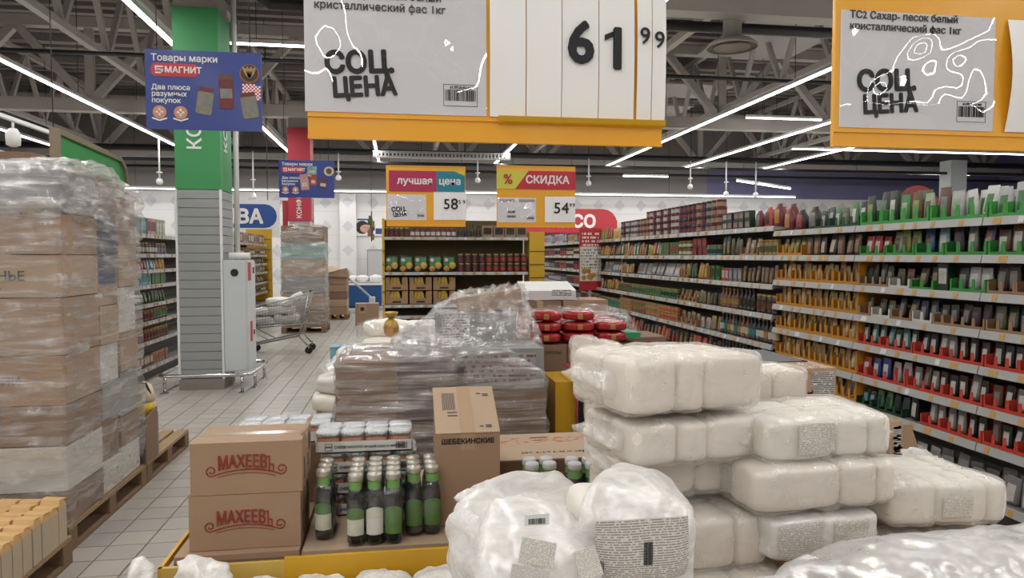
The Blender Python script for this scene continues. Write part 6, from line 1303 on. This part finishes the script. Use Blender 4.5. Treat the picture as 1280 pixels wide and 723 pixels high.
# right stack
PR = [('front', -.52, .05, -.55, .75, m_ptext)]
S('upper sugar pack with a grey print, right of the tallest stack', 948, 1116, 577, 1.80, .28, .122, seams=(.55, .82), rz=5, paper=m_sug2, prt=PR, tails=True, seed=10)
S('second sugar pack down, right of the tallest stack', 934, 1122, 641, 1.76, .30, .13, seams=(.62, .87), rz=5, seed=11)
S('low printed sugar pack under the right stack', 958, 1100, 700, 1.76, .3, .115, seams=(.5,), rz=3, paper=m_sug2, prt=[('front', -.9, -.1, -.9, .9, m_ptext2), ('front', .1, .75, -.3, .9, m_ptext)], seed=12, film=f_bag)
S('sugar pack lying back between the tallest stack and the printed carton', 925, 1010, 505, 2.16, .2, .11, seams=(.5,), seed=13)
S('sugar pack at the back of the right stack', 930, 1090, 560, 2.14, .22, .13, seams=(.5,), seed=14); S('lower sugar pack at the back of the right stack', 930, 1090, 610, 2.14, .22, .13, seams=(.5,), seed=15)
S('separate sugar pack at the far right with a small oval print', 1104, 1262, 660, 1.86, .32, .135, seams=(.40, .84), rz=4, tilt=(0, 3), paper=m_sug2, prt=[('front', -.15, .32, -.5, .4, m_ptext)], tails=True, seed=16)
S('sugar pack under the far right one', 1100, 1250, 722, 1.86, .3, .12, seams=(.5,), seed=17)
# front glossy printed bag
def bag(name, label, hull, flm, edge=.028, amp=.010, seed=0, cat='sugar pack'):
    cx = sum(p[0] for p in hull)/len(hull); cy = sum(p[1] for p in hull)/len(hull); cz = min(p[2] for p in hull)
    t = thing(name, label, cat, (cx, cy, cz)); me = drape('bag_film', [(p[0]-cx, p[1]-cy, p[2]-cz) for p in hull], flm, edge=edge, amp=amp, seed=seed, fr=9, ridge=.7, st=(1, 1, 1)); put('bag_film', me, t); return t, (cx, cy, cz)
def H3(px, py, Y): q = at(px, py, Y); return (q.x, q.y, q.z)
hull = [H3(728, 720, 1.47), H3(868, 735, 1.47), H3(724, 655, 1.47), H3(872, 665, 1.47), H3(735, 610, 1.52), H3(868, 640, 1.50), H3(748, 588, 1.60), H3(820, 592, 1.60), H3(862, 628, 1.56), H3(770, 576, 1.72), H3(828, 590, 1.74), (.38, 1.75, .76), (.70, 1.75, .76), (.37, 1.47, .76), (.63, 1.47, .76), H3(850, 620, 1.74)]
t, c0 = bag('sugar_bag_bundle', 'glossy bundle with a wide grey text panel, front centre', hull, f_bag, seed=4, amp=.005)
q0 = at(724, 700, 1.47); q1 = at(872, 700, 1.47); wW = q1.x-q0.x
for i in range(2):
    for (zz, hh) in ((.80, .085), (.955, .07)):
        me = soft_mesh('paper_bag', wW/4-.012, .085, hh-.012, m_sug2, 10, e=4, amp=.008, seed=i+zz); put('paper_bag', me, t, (q0.x+wW*(.25+.5*i)-c0[0]+(0 if zz < .9 else .0), 1.60-c0[1], zz+.045-c0[2]))
put('printed_label', soft_patch('printed_label', wW/2, .13, .14, m_ptext2, 'front', -.82, .85, -.85, .18, off=.004, n=12, e=5, amp=.006), t, ((q0.x+q1.x)/2-c0[0], 1.58-c0[1], at(800, 672, 1.46).z-.0-c0[2]+.02))
m = MB(); zz = at(800, 712, 1.45).z
barcode(m, q0.x+.018-c0[0], zz-c0[2]-.005, .03, .03, m_ink2, 1.445-c0[1]); barcode(m, q0.x+.135-c0[0], zz-c0[2]+.01, .02, .05, m_ink2, 1.445-c0[1]); m.build('barcode', t)
# torn bag heap left of it
hull = [H3(572, 625, 1.85), H3(566, 640, 1.72), H3(600, 600, 1.9), H3(640, 588, 1.95), H3(700, 585, 1.92), H3(722, 600, 1.85), H3(735, 640, 1.7), H3(720, 700, 1.62), H3(600, 720, 1.62), (.12, 1.95, .76), (.42, 1.95, .76), (.42, 1.62, .75), (.13, 1.62, .75)]
t, c0 = bag('sugar_bag_bundle', 'rear milky bag bundle of the torn heap beside the tall carton', hull, f_bag, seed=8, amp=.005)
for i, (x, y, z) in enumerate([(.20, 1.8, .84), (.34, 1.8, .86), (.24, 1.78, .92), (.36, 1.8, .93)]): put('paper_bag', soft_mesh('paper_bag', .065, .085, .045, m_sug2, 10, e=4, amp=.01, seed=i*2), t, (x-c0[0], y-c0[1], z-c0[2]))
hull = [H3(600, 650, 1.55), H3(612, 620, 1.6), H3(640, 612, 1.6), H3(700, 625, 1.58), H3(735, 655, 1.52), H3(752, 700, 1.46), H3(755, 745, 1.40), H3(600, 745, 1.42), H3(592, 700, 1.48), H3(640, 650, 1.50), (.14, 1.6, .72), (.45, 1.6, .72)]
t, c0 = bag('sugar_bag_bundle', 'crumpled bag bundle with a white barcode sticker, front left of the sugar', hull, f_bag, seed=12, amp=.0045)
for i, (x, y, z) in enumerate([(.19, 1.52, .83), (.31, 1.5, .82), (.22, 1.54, .94), (.32, 1.53, .93)]): put('paper_bag', soft_mesh('paper_bag', .06, .06, .045, m_sug2, 10, e=4, amp=.008, seed=i*2+5), t, (x-c0[0], y-c0[1], z-c0[2]))
q = at(671, 650, 1.45); m = MB(); m.b2((-.026, -.001, -.012), (.026, 0, .012), m_lbl); barcode(m, -.018, -.009, .036, .012, m_ink2, -.001); m.build('barcode_sticker', t, (q.x-c0[0], q.y-c0[1], q.z-c0[2]), rz=0); t.children[-1].rotation_euler = (R(-25), R(8), 0)
uv_quad('printed_label', .075, .05, m_ptext, t, (at(690, 690, 1.43).x-c0[0]-.03, 1.43-c0[1], at(690, 690, 1.43).z-c0[2]), rot=(R(-20), R(15), 0)); uv_quad('printed_label', .05, .06, m_ptext, t, (at(735, 705, 1.42).x-c0[0], 1.42-c0[1], at(735, 705, 1.42).z-c0[2]), rot=(R(-20), R(-15), 0)); uv_quad('printed_label', .08, .03, m_ptext2, t, (at(662, 718, 1.40).x-c0[0], 1.395-c0[1], at(662, 718, 1.40).z-c0[2]), rot=(R(-20), R(15), 0))
# upright side corner of film at far left of the heap
hull = [H3(553, 652, 1.75), H3(562, 640, 1.8), H3(580, 628, 1.8), H3(604, 640, 1.6), H3(610, 745, 1.5), H3(575, 735, 1.6), H3(570, 690, 1.68), H3(592, 740, 1.8)]
t, c0 = bag('film_corner', 'pointed milky film corner sticking out beside the tall carton', hull, f_bag, seed=15, amp=.007, cat='film')
hull = [H3(570, 612, 1.84), H3(560, 622, 1.84), H3(585, 640, 1.8), H3(600, 605, 1.86), H3(596, 660, 1.86)]
bag('film_corner', 'upper pointed milky film corner over the tall carton foot', hull, f_bag, seed=16, amp=.006, cat='film')
# big film bundle, front right
hull = [H3(935, 728, 1.36), H3(980, 700, 1.42), H3(1040, 680, 1.5), H3(1120, 668, 1.55), H3(1200, 660, 1.55), H3(1300, 652, 1.5), H3(1330, 740, 1.25), H3(960, 790, 1.3), (1.6, 1.5, .8), (.75, 1.5, .76), (.75, 1.3, .76), (1.5, 1.2, .76), H3(1100, 700, 1.38), H3(1250, 700, 1.34)]
t, c0 = bag('film_bundle', 'large clear film bundle across the front right corner', hull, film_mat('front_film', .45, .9, (3, 5, 20), rough=.25, bump=.8, dist=.01, gloss=.35, thr=(.35, .72), tint='#dedbd8'), seed=19, amp=.006, cat='film')
for i, (x, y) in enumerate([(1.12, 1.42), (1.3, 1.40), (1.5, 1.38)]): put('paper_bag', soft_mesh('paper_bag', .12, .09, .08, m_sug2, 10, e=4, amp=.012, seed=i*2+5), t, (x-c0[0], y-c0[1], .85+.005*i-c0[2]))
# film-wrapped packs along the bottom edge left
t = thing('display_plinth', 'low kraft base in front of the yellow board', 'display base', (-.62, 2.05, .0)); m = MB(); m.b2((0, 0, 0), (.9, .5, .40), m_kraft3); m.build('body', t)
for k in range(4):
    x = -.50+k*.215
    S_ = thing('sugar_pack', ['film-wrapped white pack at the bottom edge, nearest the yellow corner', 'film-wrapped white pack at the bottom edge, second along', 'film-wrapped white pack at the bottom edge, third along', 'film-wrapped white pack at the bottom edge, next to the torn bags'][k], 'sugar pack', (x, 2.42, .425-.004*(k % 2)))
    put('paper_bag', soft_mesh('paper_bag', .095, .13, .07, m_sug2, 10, e=4, amp=.006, seed=k), S_); put('shrink_film', soft_mesh('shrink_film', .112, .145, .078, f_bag, 18, e=4, amp=.010, fr=12, seed=k+4, ridge=.006), S_)
# crumpled film at the yellow corner
for k, (h_, l) in enumerate((([H3(160, 723, 2.45), H3(165, 700, 2.5), H3(178, 694, 2.5), H3(192, 705, 2.5), H3(190, 740, 2.45), H3(160, 740, 2.5), H3(175, 720, 2.6)], 'small white film twist left of the yellow board corner'),
                         ([H3(212, 735, 2.48), H3(216, 700, 2.5), H3(236, 688, 2.52), H3(262, 695, 2.52), H3(290, 705, 2.5), H3(292, 735, 2.48), H3(250, 735, 2.4), H3(230, 705, 2.58)], 'larger white film twist over the yellow board corner'))):
    bag('film_twist', l, h_, f_bag, seed=21+k, amp=.012, cat='film', edge=.02)
# printed cartons at right
def pcarton(px0, px1, pyt, Y, dp, label, black=True):
    a = at(px0, pyt, Y); b_ = at(px1, pyt, Y); c = carton((a.x, Y, .145), (b_.x, Y+dp, a.z), m_kraft3, label, name='printed_carton'); 
    uv_quad('printed_text', (b_.x-a.x)*.62, .18, print_mat('carton_fine_print', '#cfcbc5', '#4f4c4a', 9, 26, .62), c, ((b_.x-a.x)*.14, -dp/2-.001, c.children[0].dimensions.z-.10))
    m = MB(); rr = random.Random(1)
    for i in range(30): x = -(b_.x-a.x)/2+.005+rr.random()*.03; z = c.children[0].dimensions.z-.01-rr.random()*.18; m.b2((x, -dp/2-.001, z-.006), (x+.02, -dp/2, z), mat('print_rose', '#b58376', .6, .2))
    m.build('rose_print', c); return c
pcarton(1000, 1045, 461, 2.45, .30, 'kraft carton covered in fine print behind the right sugar stack')
pcarton(1113, 1127, 528, 2.30, .2, 'edge of a printed carton peeking out right of the sugar stack')
a = at(955, 452, 2.62); b_ = at(1003, 462, 2.62); m = MB(); zt = at(990, 451, 2.62).z; m.b2((a.x, 2.62, .145), (b_.x, 2.9, zt-.10), m_kraft2); m.b2((a.x-.02, 2.60, zt-.008), (b_.x+.01, 2.95, zt), m_black); m.b2((b_.x-.012, 2.60, zt-.16), (b_.x+.01, 2.62, zt), m_black); m.b2((a.x, 2.615, zt-.13), (b_.x-.012, 2.62, zt-.008), m_lgrey); tag(m.build('framed_box'), 'black-edged pale box behind the printed carton', 'box')
# torn carton in front of the shelf
a = at(1140, 585, 2.6); t = thing('torn_carton', 'torn open kraft carton with white tissue beyond the far right sugar pack', 'carton', (a.x, 2.6, .15)); zt = at(1165, 562, 2.6).z-.15
m = MB(); m.b2((0, 0, 0), (.26, .3, zt-.1), m_kraft); m.build('body', t); m = MB(); m.hexa([(.0, .28, zt-.1), (.26, .28, zt-.1), (.26, .3, zt-.1), (0, .3, zt-.1), (-.0, .30, zt+.03), (.24, .32, zt+.02), (.24, .33, zt+.02), (0, .31, zt+.03)], m_kraft); m.build('flap', t); put('tissue', drape('tissue', [(-.03, 0, zt-.1), (.2, -.02, zt-.1), (.2, .2, zt-.1), (0, .2, zt-.1), (.02, .05, zt), (.16, .1, zt-.03)], m_white, edge=.03, amp=.02, seed=3), t)
